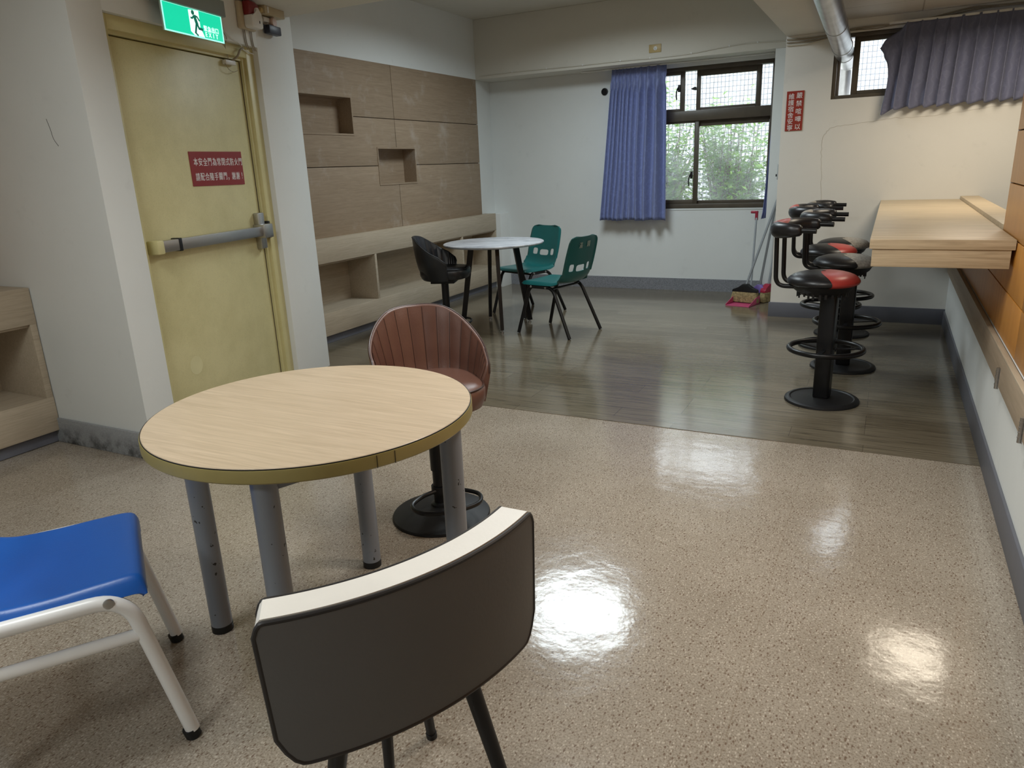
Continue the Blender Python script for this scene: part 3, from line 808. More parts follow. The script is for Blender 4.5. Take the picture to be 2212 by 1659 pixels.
# ------------------------------------------------------------------ curtains
def curtain(name, label, fn, nu, nv, mat, parent_extra=None):
    o = MB().grid(fn, nu, nv).build(name, mat, None, 180)
    md = o.modifiers.new('cloth', 'SOLIDIFY'); md.thickness = .003; md.use_even_offset = False
    return tag(o, label, 'curtain')
rnd = random.Random(4)
def folds(seed, n, ws=None):
    rr = random.Random(seed); edges = [0.0]
    for k in range(n): edges.append(edges[-1] + (ws[k] if ws else rr.uniform(.7, 1.35)))
    tot = edges[-1]; edges = [e / tot for e in edges]; amp = [rr.uniform(.65, 1.25) * ((.35 + .8 * ws[_]) if ws else 1) for _ in range(n)]
    def ph(u):
        for k in range(n):
            if u <= edges[k + 1] or k == n - 1:
                t = (u - edges[k]) / (edges[k + 1] - edges[k]); return k, t, amp[k]
    return ph
ph1 = folds(11, 10, [.55, .5, .6, .5, .65, .6, .85, 1.1, 1.35, 1.5])
def cur1(u, v):
    # v 0 bottom .. 1 top
    k, t, am = ph1(min(max(u * .999 + .018 * math.sin(6 * v + 9 * u) * (1 - v) * u * (1 - u) * 4, 0), .9999))
    xb0, xb1, xt0, xt1 = -2.805, -2.085, -2.665, -2.105
    x = (xb0 + (xb1 - xb0) * u) * (1 - v) + (xt0 + (xt1 - xt0) * u) * v
    z = .760 + (2.272 - .760) * v
    s = math.sin(2 * PI * t)
    open_ = .030 if v < .86 else .030 * (1 - (v - .86) / .14 * .55)
    pin = math.exp(-((v - .90) / .035) ** 2)
    y = 7.655 - am * s * open_ * (1 - .5 * pin) - .010 * math.cos(4 * PI * t) * (1 - v)
    x += .012 * math.cos(2 * PI * t) * (1 - pin)
    z += .006 * math.sin(17 * u) * (1 - v)
    return (x, y, z)
c1 = curtain('curtain', 'long blue curtain drawn to the left side of the garden window', cur1, 220, 44, M_CURT)
MB().tube([(-3.0, 7.66, 2.276), (-1.08, 7.66, 2.276)], .007, 8).build('curtain_rail', M_WHITEP)
r_ = bpy.data.objects['curtain_rail']; tag(r_, 'thin white curtain rail under the beam above the garden window', 'curtain rail')
ph2 = folds(3, 5)
def cur2(u, v):
    k, t, am = ph2(min(u, .9999))
    x0 = -1.118 + .05 * v ** .5 * (1 if v < .5 else 1) + .02 * v; wdt = .13 - .06 * v
    return (x0 + wdt * u + .008 * math.cos(2 * PI * t), 7.66 - am * .022 * math.sin(2 * PI * t), .765 + 1.495 * v + .03 * u * (1 - v))
curtain('curtain', 'narrow end of blue curtain bunched between the garden window and the pier', cur2, 70, 24, M_CURT)
ph3 = folds(21, 13)
def cur3(u, v):
    k, t, am = ph3(min(u, .9999))
    x = -.135 + 1.16 * u + .035 * max(0, v - .1) * (1 - u) * 1.2
    z = 1.662 + (2.262 - 1.662) * v + .02 * u
    fl = max(0.0, 1 - u / .085)
    x -= fl * .04 * math.sin(PI * min(1, v * 1.0)) * 0
    if fl > 0:
        z -= fl * (.16 * v ** 2 + .045 * (1 - v)); x += -.085 * fl * v ** 3 + fl * .02 * math.sin(PI * v)
    pin = math.exp(-((v - .80) / .05) ** 2)
    s = math.sin(2 * PI * t)
    y = YR - .055 - am * s * .028 * (1 - .45 * v) * (1 - .3 * pin)
    x += .014 * math.cos(2 * PI * t) * (1 - .6 * pin)
    z += .010 * math.cos(2 * PI * t) * (1 - v)
    return (x, y, z)
curtain('curtain', 'short dusty blue curtain sagging at one end over the high window', cur3, 280, 34, M_CURT2)
tag(MB().box(-.12, 1.1, YR - .064, YR - .046, 2.262, 2.276).build('curtain_rail', M_WHITEP), 'white rail above the short dusty curtain of the high window', 'curtain rail')

# ------------------------------------------------------------------ small wall fittings
rs = thing('quiet_notice', 'narrow red notice with two columns of white Chinese characters on the right wall', 'sign')
MB().box(-.819, -.688, YR - .005, YR - .0005, 1.549, 1.852).build('panel', M_SIGNR2, rs)
TX = Matrix.Translation((-.7535, YR - .0052, 1.7005)) @ Matrix.Rotation(PI / 2, 4, 'X')
its = [(c, .031, .116 - k * .0595, .048, 1.0) for k, c in enumerate('嚴禁喧嘩以')] + [(c, -.029, .112 - k * .0478, .047, 1.0) for k, c in enumerate('維護宿舍安寧')]
text_mesh('lettering', its, M_LETW, rs, TX, .003)
oc = thing('cable_outlet', 'brass coloured outlet plate with a round white socket on the beam', 'outlet')
MB().box(-2.212, -2.092, YB - .008, YB - .0005, 2.362, 2.435, bev=.002).build('plate', M_BRASSO, oc)
MB().lathe([(0, 0), (.018, 0), (.018, .004), (.013, .005), (0, .005)], 20).xf(Matrix.Translation((-2.148, YB - .008, 2.398)) @ Matrix.Rotation(PI / 2, 4, 'X')).build('socket', M_WHITEP, oc)
hs = MB()
for k in range(3):
    a = k * 2.1 + .5; hs.lathe([(0, 0), (.0028, 0), (.0028, .001), (0, .001)], 8, (.007 * math.cos(a), .007 * math.sin(a), 0))
hs.xf(Matrix.Translation((-2.148, YB - .0132, 2.398)) @ Matrix.Rotation(PI / 2, 4, 'X')).build('socket_hole', M_BLKM, oc)
vp = thing('vent_sleeve', 'round black pipe sleeve in the white wall left of the blue curtain', 'pipe opening')
vs = MB().lathe([(.026, 0), (.036, 0), (.036, .012), (.028, .014), (.026, .012), (.026, 0)], 28).xf(Matrix.Translation((-2.795, YW, 2.083)) @ Matrix.Rotation(PI / 2, 4, 'X')); vs.build('sleeve', M_BLKM, vp)
MB().lathe([(0, 0.001), (.027, .001), (.027, .003), (0, .003)], 24).xf(Matrix.Translation((-2.795, YW, 2.083)) @ Matrix.Rotation(PI / 2, 4, 'X')).build('cover', M_BLK, vp)
sw = thing('light_switch', 'thin grey switch plate on the side edge of the right wall below the red notice', 'switch')
MB().box(-.862, -.8505, YR + .02, YR + .10, 1.165, 1.290, bev=.002).build('plate', plain('grey_switch_plate', (.42, .45, .46), .5), sw)
MB().box(-.876, -.861, YR + .045, YR + .065, 1.19, 1.21, bev=.002).build('knob', M_BLKM, sw)

# cables along beam and ceiling
cb = tag(MB().tube(catmull([(-4.10, YB - .006, 2.318), (-3.6, YB - .006, 2.322), (-3.0, YB - .006, 2.316), (-2.5, YB - .006, 2.318), (-2.1, YB - .006, 2.312), (-1.8, YB - .006, 2.318), (-1.55, YB - .006, 2.338), (-1.3, YB - .006, 2.352), (-1.0, YB - .006, 2.340), (-.86, YB - .006, 2.335)], 70), .004, 6).build('cable', M_CABLE),
    'long thin cable clipped along the beam over the garden window', 'cable')
for x, z in ((-3.7, 2.322), (-3.3, 2.319), (-2.9, 2.316), (-2.5, 2.318), (-2.2, 2.313), (-1.8, 2.318), (-1.45, 2.345), (-1.2, 2.350), (-.95, 2.338)):
    MB().box(x - .006, x + .006, YB - .012, YB, z - .003, z + .011, bev=.001).build('clip', M_WHITEP, cb)
yy = YR - .008
cable([(-.845, yy, 2.238), (-.7, yy, 2.232), (-.55, yy, 2.238), (-.40, yy, 2.262), (-.2, yy, 2.268), (-.05, yy, 2.262), (.15, yy, 2.280), (.40, yy, 2.318), (.6, yy, 2.312), (.95, yy, 2.312)], .006, 'thick beige cable, topmost of the run above the high window', M_CABLED)
cable([(-.845, yy, 2.215), (-.7, yy, 2.212), (-.55, yy, 2.222), (-.40, yy, 2.255), (-.2, yy, 2.250), (0, yy, 2.268), (.2, yy, 2.272), (.45, yy, 2.305), (.95, yy, 2.302)], .005, 'beige cable, middle of the run above the high window', M_CABLED)
cable([(-.845, yy, 2.195), (-.72, yy, 2.192), (-.6, yy, 2.205), (-.5, yy, 2.225), (-.45, yy, 2.250), (-.35, yy, 2.258)], .005, 'beige cable, lowest of the run, bending up behind the duct', M_CABLE)

# ================================================================== FURNITURE
def sweep(pts, radii, seg=14, up=(0, 0, 1)):
    """tube with its own (up, side) half sizes at each point"""
    mb = MB(); pts = [Vector(p) for p in pts]; n = len(pts); rings = []
    for i, p in enumerate(pts):
        t = (pts[min(i + 1, n - 1)] - pts[max(i - 1, 0)]).normalized()
        nn = (Vector(up) - t * Vector(up).dot(t)).normalized(); b = t.cross(nn); a_, b_ = radii[i]
        rings.append([mb.bm.verts.new(p + nn * a_ * math.cos(2 * PI * k / seg) + b * b_ * math.sin(2 * PI * k / seg)) for k in range(seg)])
    for A_, B_ in zip(rings, rings[1:]):
        for k in range(seg): mb.bm.faces.new((A_[k], A_[(k + 1) % seg], B_[(k + 1) % seg], B_[k]))
    mb.bm.faces.new(rings[0][::-1]); mb.bm.faces.new(rings[-1])
    return mb

# ------------------------------------------------------------------ big round table
TC, TR, TZ = (-1.384, 1.457), .4415, .733
rt = thing('round_table', 'large round light wood table with grey tube legs, nearest the camera', 'table', (TC[0], TC[1], 0))
MB().lathe([(0, TZ), (TR - .004, TZ), (TR - .002, TZ - .002), (TR - .002, TZ - .02), (0, TZ - .02)], 120).build('tabletop', M_TABLE, rt)
MB().lathe([(TR - .0025, TZ - .0015), (TR - .0005, TZ - .0015), (TR - .0005, TZ - .004), (TR - .0025, TZ - .004)], 120).build('seam_line', M_BLKM, rt)
eb_ = MB().lathe([(TR - .01, TZ - .004), (TR + .001, TZ - .004), (TR + .002, TZ - .008), (TR + .002, TZ - .034), (TR - .002, TZ - .038), (0, TZ - .038)], 120).build('edge_band', M_OLIVE, rt)
for a in (math.radians(-24), math.radians(-30)):
    MB().box(-.0006, .0006, TR + .0012, TR + .0028, TZ - .037, TZ - .006, mat=Matrix.Rotation(a - PI / 2, 4, 'Z')).build('band_joint', M_BLKM, eb_)
fr = MB()
L = [(-.357, -.140), (-.154, .359), (.142, -.343), (.345, .156)]
for a, b in ((0, 1), (0, 2), (3, 1), (3, 2)):
    A_ = Vector((*L[a], 0)); B_ = Vector((*L[b], 0)); mid = (A_ + B_) / 2; d = (B_ - A_)
    fr.box(-d.length / 2, d.length / 2, -.012, .012, TZ - .085, TZ - .038, mat=Matrix.Translation(mid) @ Matrix.Rotation(math.atan2(d.y, d.x), 4, 'Z'))
fr.build('underframe', M_GREYM, rt)
for x, y in L:
    lg = MB().tube([(x, y, .022), (x, y, TZ - .036)], .0315, 28).build('leg', M_GREYM, rt)
    MB().tube([(x, y, 0), (x, y, .0235)], .0322, 28).build('foot_cap', M_BLKM, lg)

# ------------------------------------------------------------------ bar stools
def seat_grid(mb, prof, inside, c=.19, R=.20, n=40):
    rows = []
    for r, z in prof:
        rr = max(r, R - c + .0004)
        cb_ = max(-1, min(1, (rr * rr + c * c - R * R) / (2 * rr * c))); th = math.acos(cb_)
        row = []
        for k in range(n + 1):
            t = k / n
            a = -th + 2 * th * t if inside else th + (2 * PI - 2 * th) * t
            row.append(mb.bm.verts.new((r * math.cos(a), r * math.sin(a), z)))
        rows.append(row)
    for A_, B_ in zip(rows, rows[1:]):
        for k in range(n): mb.bm.faces.new((A_[k], A_[k + 1], B_[k + 1], B_[k]))
    return mb
SPROF = [(.0102, .738), (.03, .7378), (.06, .737), (.09, .735), (.115, .731), (.14, .7245), (.16, .7165), (.176, .705), (.186, .692), (.188, .682), (.183, .672), (.165, .664), (.13, .661)]
def bar_stool(label, accent, loc, rz, first=[]):
    t = thing('bar_stool', label, 'bar stool', loc, rz, 'bar stools along the counter')
    MB().lathe([(0, .024), (.045, .022), (.165, .016), (.172, .021), (.184, .021), (.197, .013), (.2, .004), (.2, 0), (0, 0)], 56).build('base', M_BLKM, t)
    MB().box(-.043, .043, -.043, .043, .018, .63, bev=.012, seg=3).build('column', M_BLK, t)
    rg = MB().tube([(.193 * math.cos(2 * PI * k / 48), .193 * math.sin(2 * PI * k / 48), .305) for k in range(48)], .0150, 12, closed=True)
    for a in (.5, .5 + 2 * PI / 3, .5 + 4 * PI / 3):
        rg.box(.02, .19, -.011, .011, .297, .303, mat=Matrix.Rotation(a, 4, 'Z'))
    rg.build('foot_ring', M_BLK, t)
    X = Matrix.Translation((-.042, 0, 0))
    s = MB(); seat_grid(s, SPROF, False); s.bm.faces.new([s.bm.verts.new((.13 * math.cos(2 * PI * k / 40), .13 * math.sin(2 * PI * k / 40), .661)) for k in range(40)])
    s.xf(X).build('seat', M_BLKL, t, 60)
    s = MB(); seat_grid(s, [(r + .0004, z + .0004) for r, z in SPROF], True); s.xf(X).build('seat_accent', accent, t, 60)
    # worn skirt below the pad
    rr = random.Random(len(label)); sk = MB()
    prof = [(.165, .668), (.150, .640), (.115, .612), (.06, .598), (0, .598)]
    sk.lathe(prof, 40)
    for k in range(26):
        a = 2 * PI * k / 26 + rr.uniform(-.06, .06)
        sk.box(.128, .132, -.006, .006, .610 - rr.uniform(0, .02), .640, mat=Matrix.Rotation(a, 4, 'Z'))
    sk.xf(X).build('seat_underside', M_BLKM, t)
    for y in (-.078, .078):
        MB().tube(fillet([(-.10, y * .8, .655), (-.275, y, .655), (-.285, y, .96)], .055, 8), .0125, 12).build('back_post', M_BLK, t)
    U = catmull([(-.125, -.205, .972), (-.185, -.203, .971), (-.255, -.150, .968), (-.288, -.06, .966), (-.288, .06, .966), (-.255, .150, .968), (-.185, .203, .971), (-.125, .205, .972)], 44)
    rad = []
    for i in range(45):
        d = abs(i / 44 * 2 - 1); k = 1 - max(0, (d - .40) / .60) ** 1.5 * .36
        if i in (0, 44): k *= .8
        rad.append((.043 * k, .036 * k))
    br_ = sweep(U, rad, 16).build('backrest', M_BLKL, t, 60)
    # coloured patch on the top of the pad, and grip stubs
    i0, i1 = 15, 29; pm = MB(); rows = []
    for i in range(i0, i1 + 1):
        tt = (U[min(i + 1, 44)] - U[i - 1]).normalized(); bb = tt.cross(Vector((0, 0, 1))).normalized(); e_ = math.sin(PI * (i - i0) / (i1 - i0)) ** .6
        rows.append([pm.bm.verts.new(U[i] + Vector((0, 0, 1)) * (rad[i][0] + .0008) * math.cos(a * e_ + .0) + bb * (rad[i][1] + .0008) * math.sin(a * e_)) for a in [(-1.05 + 2.1 * j / 8) for j in range(9)]])
    for A_, B_ in zip(rows, rows[1:]):
        for j in range(8): pm.bm.faces.new((A_[j], A_[j + 1], B_[j + 1], B_[j]))
    pm.build('backrest_accent', accent, br_, 60)
    for y in (-.205, .205):
        MB().tube(fillet([(-.15, y, .972), (-.062, y, .970), (-.052, y, .970)], .004, 3), .0135, 12).build('grip', M_BLK, br_)
    return t
bar_stool('black bar stool with red seat front and red headed pad, nearest the camera', M_REDL, (-.240, 4.308, .003), math.radians(-8))
bar_stool('black bar stool with worn grey seat front, just behind the nearest red one', M_GREYL, (-.173, 5.086, .003), math.radians(0))
bar_stool('black bar stool with red seat front, between the two grey ones', M_REDL, (-.310, 5.677, .003), math.radians(5))
bar_stool('black bar stool with grey seat front, farthest from the camera by the wall', M_GREYL, (-.238, 6.099, .003), math.radians(0))

# ------------------------------------------------------------------ bucket stools
def bucket_stool(label, leather, pipe, loc, rz, group=None):
    t = thing('bucket_stool', label, 'swivel stool', loc, rz, group)
    a_, b_, fw = .195, .214, .070
    TOP = [(0, .828), (.10, .827), (.2, .815), (.3, .785), (.4, .748), (.5, .712), (.62, .680), (.76, .655), (.9, .634), (.96, .620), (1.0, .590)]
    def plan(s):
        d = abs(s); sg_ = 1 if s >= 0 else -1
        if d <= .64:
            ph = d / .64 * PI / 2; p = Vector((-a_ * math.cos(ph), b_ * math.sin(ph))); n_ = Vector((-math.cos(ph) / a_, math.sin(ph) / b_)).normalized()
        else:
            q = (d - .64) / .36; p = Vector((fw * q, b_ - .006 * q * q)); n_ = Vector((0, 1))
        return Vector((p.x, p.y * sg_)), Vector((n_.x, n_.y * sg_)), (math.cos(min(d / .64, 1) * PI / 2))
    def pos(s, h, off):
        top = lerp_tab(TOP, abs(s)); zb = .475 + .012 * max(0, abs(s) - .6); z = zb + (top - zb) * h
        p, n_, cb_ = plan(s); q = max(0, (z - .47) / .37)
        p = p + n_ * (off + .012 * math.sin(min(q, 1) * PI) + .055 * cb_ * q ** 1.3 - .018 * (1 - min(q * 3, 1)))
        return Vector((p.x, p.y, z))
    def th(h): return .034 - .021 * max(0, (h - .5) / .5) ** 1.5
    N = 72; sh = MB(); rows = []
    hs_ = [0, .06, .15, .3, .45, .6, .75, .88, .96]
    for i in range(N + 1):
        s = -1 + 2 * i / N; row = []
        for h in hs_: row.append(pos(s, h, 0))
        row.append(pos(s, 1.0, -.003)); row.append(pos(s, 1.006, -.007)); row.append(pos(s, 1.0, -.011))
        for h in hs_[::-1]: row.append(pos(s, h, -th(h)))
        rows.append([sh.bm.verts.new(v) for v in row])
    for A_, B_ in zip(rows, rows[1:]):
        for j in range(len(A_) - 1): sh.bm.faces.new((A_[j], B_[j], B_[j + 1], A_[j + 1]))
        sh.bm.faces.new((A_[0], A_[-1], B_[-1], B_[0]))
    sh.bm.faces.new(rows[0]); sh.bm.faces.new(rows[-1][::-1])
    # close the underside
    sh.bm.faces.new([sh.bm.verts.new(pos(-1 + 2 * i / N, .02, -.02)) for i in range(N + 1)])
    shell = sh.build('shell', leather, t, 50)
    nch = 19
    def lin(u, v):
        s = -.93 + 1.86 * u; w_ = abs(math.sin(PI * nch * u))
        return pos(s, .988 * v + .005, -th(.988 * v) - .0042 * (w_ ** .8) * min(1, (1 - v) * 6 + .25) - .0012)
    MB().grid(lin, nch * 8, 16).build('lining', leather, shell, 70)
    for k in range(1, nch):
        MB().tube([lin(k / nch, .04 + .95 * j / 14) - Vector((0, 0, 0)) for j in range(15)], .0016, 5).build('channel_seam', pipe, shell)
    MB().tube([pos(-1 + 2 * i / 80, 1.004, -.003) for i in range(81)], .0042, 8).build('piping', pipe, shell)
    cs = MB().lathe([(0, .578), (.10, .580), (.16, .576), (.182, .566), (.191, .552), (.190, .515), (.180, .488), (.15, .478), (0, .478)], 56, (.012, 0, 0), 1.08, 1.0, 2.9)
    cu2 = cs.build('seat_cushion', leather, t, 50)
    cp = MB(); pts = []
    for k in range(72):
        a = 2 * PI * k / 72; ca, sa = math.cos(a), math.sin(a); q = (abs(ca) ** 2.9 + abs(sa) ** 2.9) ** (-1 / 2.9)
        pts.append((.012 + .1845 * 1.08 * ca * q, .1845 * sa * q, .5665))
    cp.tube(pts, .0038, 6, closed=True).build('cushion_piping', pipe, cu2)
    MB().box(-.10, .10, -.10, .10, .445, .485, bev=.004).build('seat_plate', M_BLKM, t)
    pl_ = MB(); pl_.tube([(0, 0, .035), (0, 0, .45)], .0255, 24); pl_.tube([(0, 0, .20), (0, 0, .45)], .031, 24); pl_.lathe([(.04, .040), (.038, .055), (.026, .060), (.026, .04)], 28)
    pl_.build('pole', M_BLK, t)
    MB().lathe([(.035, .046), (.10, .035), (.16, .022), (.196, .011), (.2, .005), (.2, 0), (0, 0)], 56).build('base', M_BLKM, t)
    lp = [(.018, -.02, .115), (.045, -.085, .112), (.105, -.135, .110), (.175, -.115, .108), (.205, -.04, .107), (.205, .04, .107), (.175, .115, .108), (.105, .135, .110), (.045, .085, .112), (.018, .02, .115)]
    fr_ = MB(); fr_.tube(catmull(lp, 50), .0085, 10); fr_.lathe([(.0265, .10), (.034, .10), (.034, .13), (.0265, .13)], 24); fr_.build('foot_loop', M_BLK, t)
    return t
bucket_stool('brown leather swivel stool with channelled back behind the large round table', M_BRWN, M_BRWND, (-1.519, 2.254, 0), math.radians(-44))
bucket_stool('black leather swivel stool with bucket back left of the marble table', M_BLKL, M_BLKM, (-3.29, 5.19, .003), math.radians(20))

# ------------------------------------------------------------------ marble table
mt = thing('marble_table', 'round grey marble topped table on splayed black legs near the far window', 'table', (-3.02, 5.59, .003))
MB().lathe([(0, .742), (.425, .742), (.434, .738), (.436, .732), (.428, .722), (.40, .716), (0, .714)], 96).build('tabletop', M_MARB, mt)
MB().lathe([(0, .713), (.22, .713), (.22, .695), (0, .695)], 40).build('mount_plate', M_BLKM, mt)
for wx, wy in ((.215, .225), (-.205, .250), (.180, -.250), (-.255, -.165)):
    r_b = math.hypot(wx, wy); an = math.atan2(wy, wx); R_ = Matrix.Rotation(an, 4, 'Z'); lg = MB()
    broad = wx * wy > 0
    hw = .025 if broad else .014
    vs = []
    for z, rc, hh, ht in ((.025, r_b, hw * .85, .014), (.697, .20, hw, .016)):
        vs.append([lg.bm.verts.new(R_ @ Vector((rc + sx * hh, sy * ht, z))) for sx, sy in ((-1, -1), (1, -1), (1, 1), (-1, 1))])
    for k in range(4): lg.bm.faces.new((vs[0][k], vs[0][(k + 1) % 4], vs[1][(k + 1) % 4], vs[1][k]))
    lg.bm.faces.new(vs[0][::-1]); lg.bm.faces.new(vs[1])
    lo = lg.build('leg', M_BLK, mt)
    MB().lathe([(0, 0), (.014, 0), (.014, .010), (.007, .012), (.007, .026), (0, .026)], 16, (wx, wy, 0)).build('glide', M_STEEL, lo)

# ------------------------------------------------------------------ moulded plastic chairs
def shell_mesh(prof, widths, cup, thick, holes=(), nu=48, nv=84, skirt=0.03, cr_top=.16, cr_front=.06):
    path = catmull([(x, 0, z) for x, z in prof], 200)
    ln = [0.0]
    for p, q in zip(path, path[1:]): ln.append(ln[-1] + (q - p).length)
    TOT = ln[-1]
    def at(s):
        s = max(0, min(TOT, s)); lo_, hi_ = 0, 200
        while hi_ - lo_ > 1:
            m_ = (lo_ + hi_) // 2
            if ln[m_] <= s: lo_ = m_
            else: hi_ = m_
        f_ = (s - ln[lo_]) / max(1e-9, ln[hi_] - ln[lo_])
        return path[lo_].lerp(path[hi_], f_), (path[hi_] - path[lo_]).normalized()
    def half(v):
        w_ = lerp_tab(widths, v)
        if v > 1 - cr_top: w_ *= (1 - ((v - 1 + cr_top) / cr_top) ** 3.2) ** (1 / 3.2) * .34 + .66 if v < 1 else .66
        if v < cr_front: w_ *= (1 - ((cr_front - v) / cr_front) ** 2.6) ** (1 / 2.6) * .22 + .78
        return w_
    def fn(u, v):
        y = (2 * u - 1); s = v * TOT; yy_ = y * half(v)
        for (hy, hs, ha, hb) in holes:
            dx, dy = (yy_ - hy) / ha, (s - hs) / hb; d = (dx ** 4 + dy ** 4) ** .25
            if 1e-6 < d < 1.75:
                # push the mesh lines onto the opening's outline
                k = 1.0 if d < .75 else None
                if .75 <= d < 1.35: nd = 1.0 + max(0, d - 1.0) * .4
                else: nd = d
                yy_, s = hy + dx * ha * nd / d, hs + dy * hb * nd / d
        p, tng = at(s); nrm = Vector((-tng.z, 0, tng.x)); nrm = -nrm if nrm.z < 0 or (abs(nrm.z) < .3 and nrm.x < 0) else nrm
        c_ = lerp_tab(cup, v)
        e_ = max(0, abs(y) - .86) / .14
        q = p + Vector((0, yy_, 0)) + nrm * (c_ * abs(y) ** 2.4)
        q += Vector((-.012 * (1 if v > .62 else 0), 0, -skirt * (1 if v < .5 else .2))) * e_ ** 1.6 * min(1, v / .05)
        if v < .05: q.z = max(q.z, prof[0][1] + .004)
        return q
    def keep(u, v):
        y = (2 * u - 1) * half(v); s = v * TOT
        return all(((abs((y - hy) / ha)) ** 4 + (abs((s - hs) / hb)) ** 4) ** .25 > 1.0 for (hy, hs, ha, hb) in holes)
    mb = MB().grid(fn, nu, nv, keep)
    bmesh.ops.remove_doubles(mb.bm, verts=mb.bm.verts, dist=.0004)
    mb.thicken(thick)
    return mb, TOT
GP = [(.235, .418), (.215, .440), (.12, .442), (0, .436), (-.10, .428), (-.165, .436), (-.200, .475), (-.220, .545), (-.240, .640), (-.258, .725), (-.274, .803)]
GW = [(0, .208), (.15, .214), (.42, .217), (.52, .210), (.62, .205), (.75, .208), (.88, .205), (1, .196)]
GC = [(0, .004), (.2, .006), (.40, .020), (.52, .040), (.62, .036), (.8, .026), (1, .016)]
def tube_frame(t, mat, r, hw, fx, rx, zr, bend, gx0, gx1, part='leg_frame'):
    for sy in (-1, 1):
        MB().tube(fillet([(fx, sy * hw, 0.012), (gx1, sy * (hw - .012), zr), (gx0, sy * (hw - .012), zr), (rx, sy * hw, 0.012)], bend, 8), r, 12).build(part, mat, t)
def green_chair(label, loc, rz, marks=False):
    t = thing('plastic_chair', label, 'chair', loc, rz, 'green chairs at the marble table')
    hl = [(0, .545, .058, .027), (-.112, .553, .026, .030), (.112, .553, .026, .030)]
    mb, tot = shell_mesh(GP, GW, GC, .006, hl, 84, 150, cr_top=.085)
    sh = mb.build('seat_shell', M_PLAST, t, 50)
    for sy in (-1, 1):
        y = sy * .205
        MB().tube(fillet([(.265, sy * .222, .004), (.150, sy * .195, .405), (-.02, sy * .195, .405), (-.09, sy * .20, .36), (-.09, sy * .20, .36)][:3] + [(-.045, sy * .195, .405)], .06, 8), .0145, 12).build('leg', M_BLK, t)
        MB().tube(fillet([(-.268, sy * .226, .004), (-.085, sy * .196, .400), (.05, sy * .195, .405)], .06, 8), .0145, 12).build('leg', M_BLK, t)
        pt_ = MB(); pt_.box(-.05, .15, sy * .209 - .004, sy * .209 + .004, .388, .412, bev=.004)
        pl2 = pt_.build('side_bracket', M_BLKM, t)
        for x in (-.025, .125):
            MB().lathe([(0, 0), (.010, 0), (.008, .005), (0, .006)], 14).xf(Matrix.Translation((x, sy * .213, .400)) @ Matrix.Rotation(-sy * PI / 2, 4, 'X')).build('bolt', M_STEEL, pl2)
    for x in (.135, -.075):
        MB().tube([(x, -.195, .392), (x, .195, .392)], .009, 10).build('cross_bar', M_BLK, t)
    return t, sh
green_chair('green plastic chair facing the camera, behind the marble table near the window wall', (-3.027, 6.272, .003), math.radians(249))
ga, gsh = green_chair('green plastic chair seen from behind, right of the marble table, with faded marks', (-2.405, 5.558, .003), math.radians(166.7))
# faded characters on the back of that chair
text_mesh('faded_marking', [('滿', -.05, 0, .052, .9), ('園', .055, .004, .052, .9)], plain('faded_grey_marking', (.30, .36, .32), .6), gsh,
          Matrix.Translation((-.2715, 0, .735)) @ Matrix.Rotation(math.radians(-90), 4, 'Z') @ Matrix.Rotation(math.radians(102), 4, 'X'), .004)

# ------------------------------------------------------------------ blue chair
bc = thing('plastic_chair', 'blue plastic chair with white steel frame at the left edge of the photo', 'chair', (-1.788, .874, 0), math.radians(55.5))
BP = [(.226, .417), (.223, .446), (.204, .463), (.13, .462), (.02, .452), (-.09, .448), (-.155, .466), (-.195, .515), (-.215, .585), (-.235, .68), (-.255, .80)]
BW = [(0, .218), (.15, .226), (.42, .226), (.55, .215), (.7, .21), (.88, .20), (1, .18)]
BCUP = [(0, .000), (.18, .004), (.40, .022), (.52, .045), (.62, .034), (.8, .026), (1, .016)]
mb, _ = shell_mesh(BP, BW, BCUP, .012, (), 56, 96, skirt=.036, cr_front=.035)
mb.build('seat_shell', M_BLUE, bc, 60)
for sy in (-1, 1):
    lf = MB().tube(fillet([(.262, sy * .229, .022), (.180, sy * .226, .431), (-.19, sy * .226, .431), (-.268, sy * .229, .022)], .075, 10), .0178, 14).build('side_frame', M_WHTM, bc)
    for x in (.260, -.266):
        d = .18 - .26 if x > 0 else .078
        MB().tube([(x + (.002 if x > 0 else -.002), sy * .229, 0), (x - (.0045 if x > 0 else -.0045), sy * .2288, .026)], .0192, 14).build('foot_cap', M_BLKM, lf)
    MB().lathe([(0, 0), (.0125, 0), (.0125, .003), (.009, .005), (0, .0045)], 20).xf(Matrix.Translation((.145, sy * .240, .431)) @ Matrix.Rotation(-sy * PI / 2, 4, 'X')).build('bolt', M_STEEL, lf)
    MB().tube([(.199, sy * .2265, .325), (-.21, sy * .2265, .325)], .0150, 12).build('side_stretcher', M_WHTM, bc)
for x, z in ((.10, .428), (-.12, .428)):
    MB().tube([(x, -.226, z), (x, .226, z)], .011, 10).build('cross_bar', M_WHTM, bc)
MB().tube([(-.215, -.226, .322), (-.215, .226, .322)], .011, 10).build('cross_bar', M_WHTM, bc)

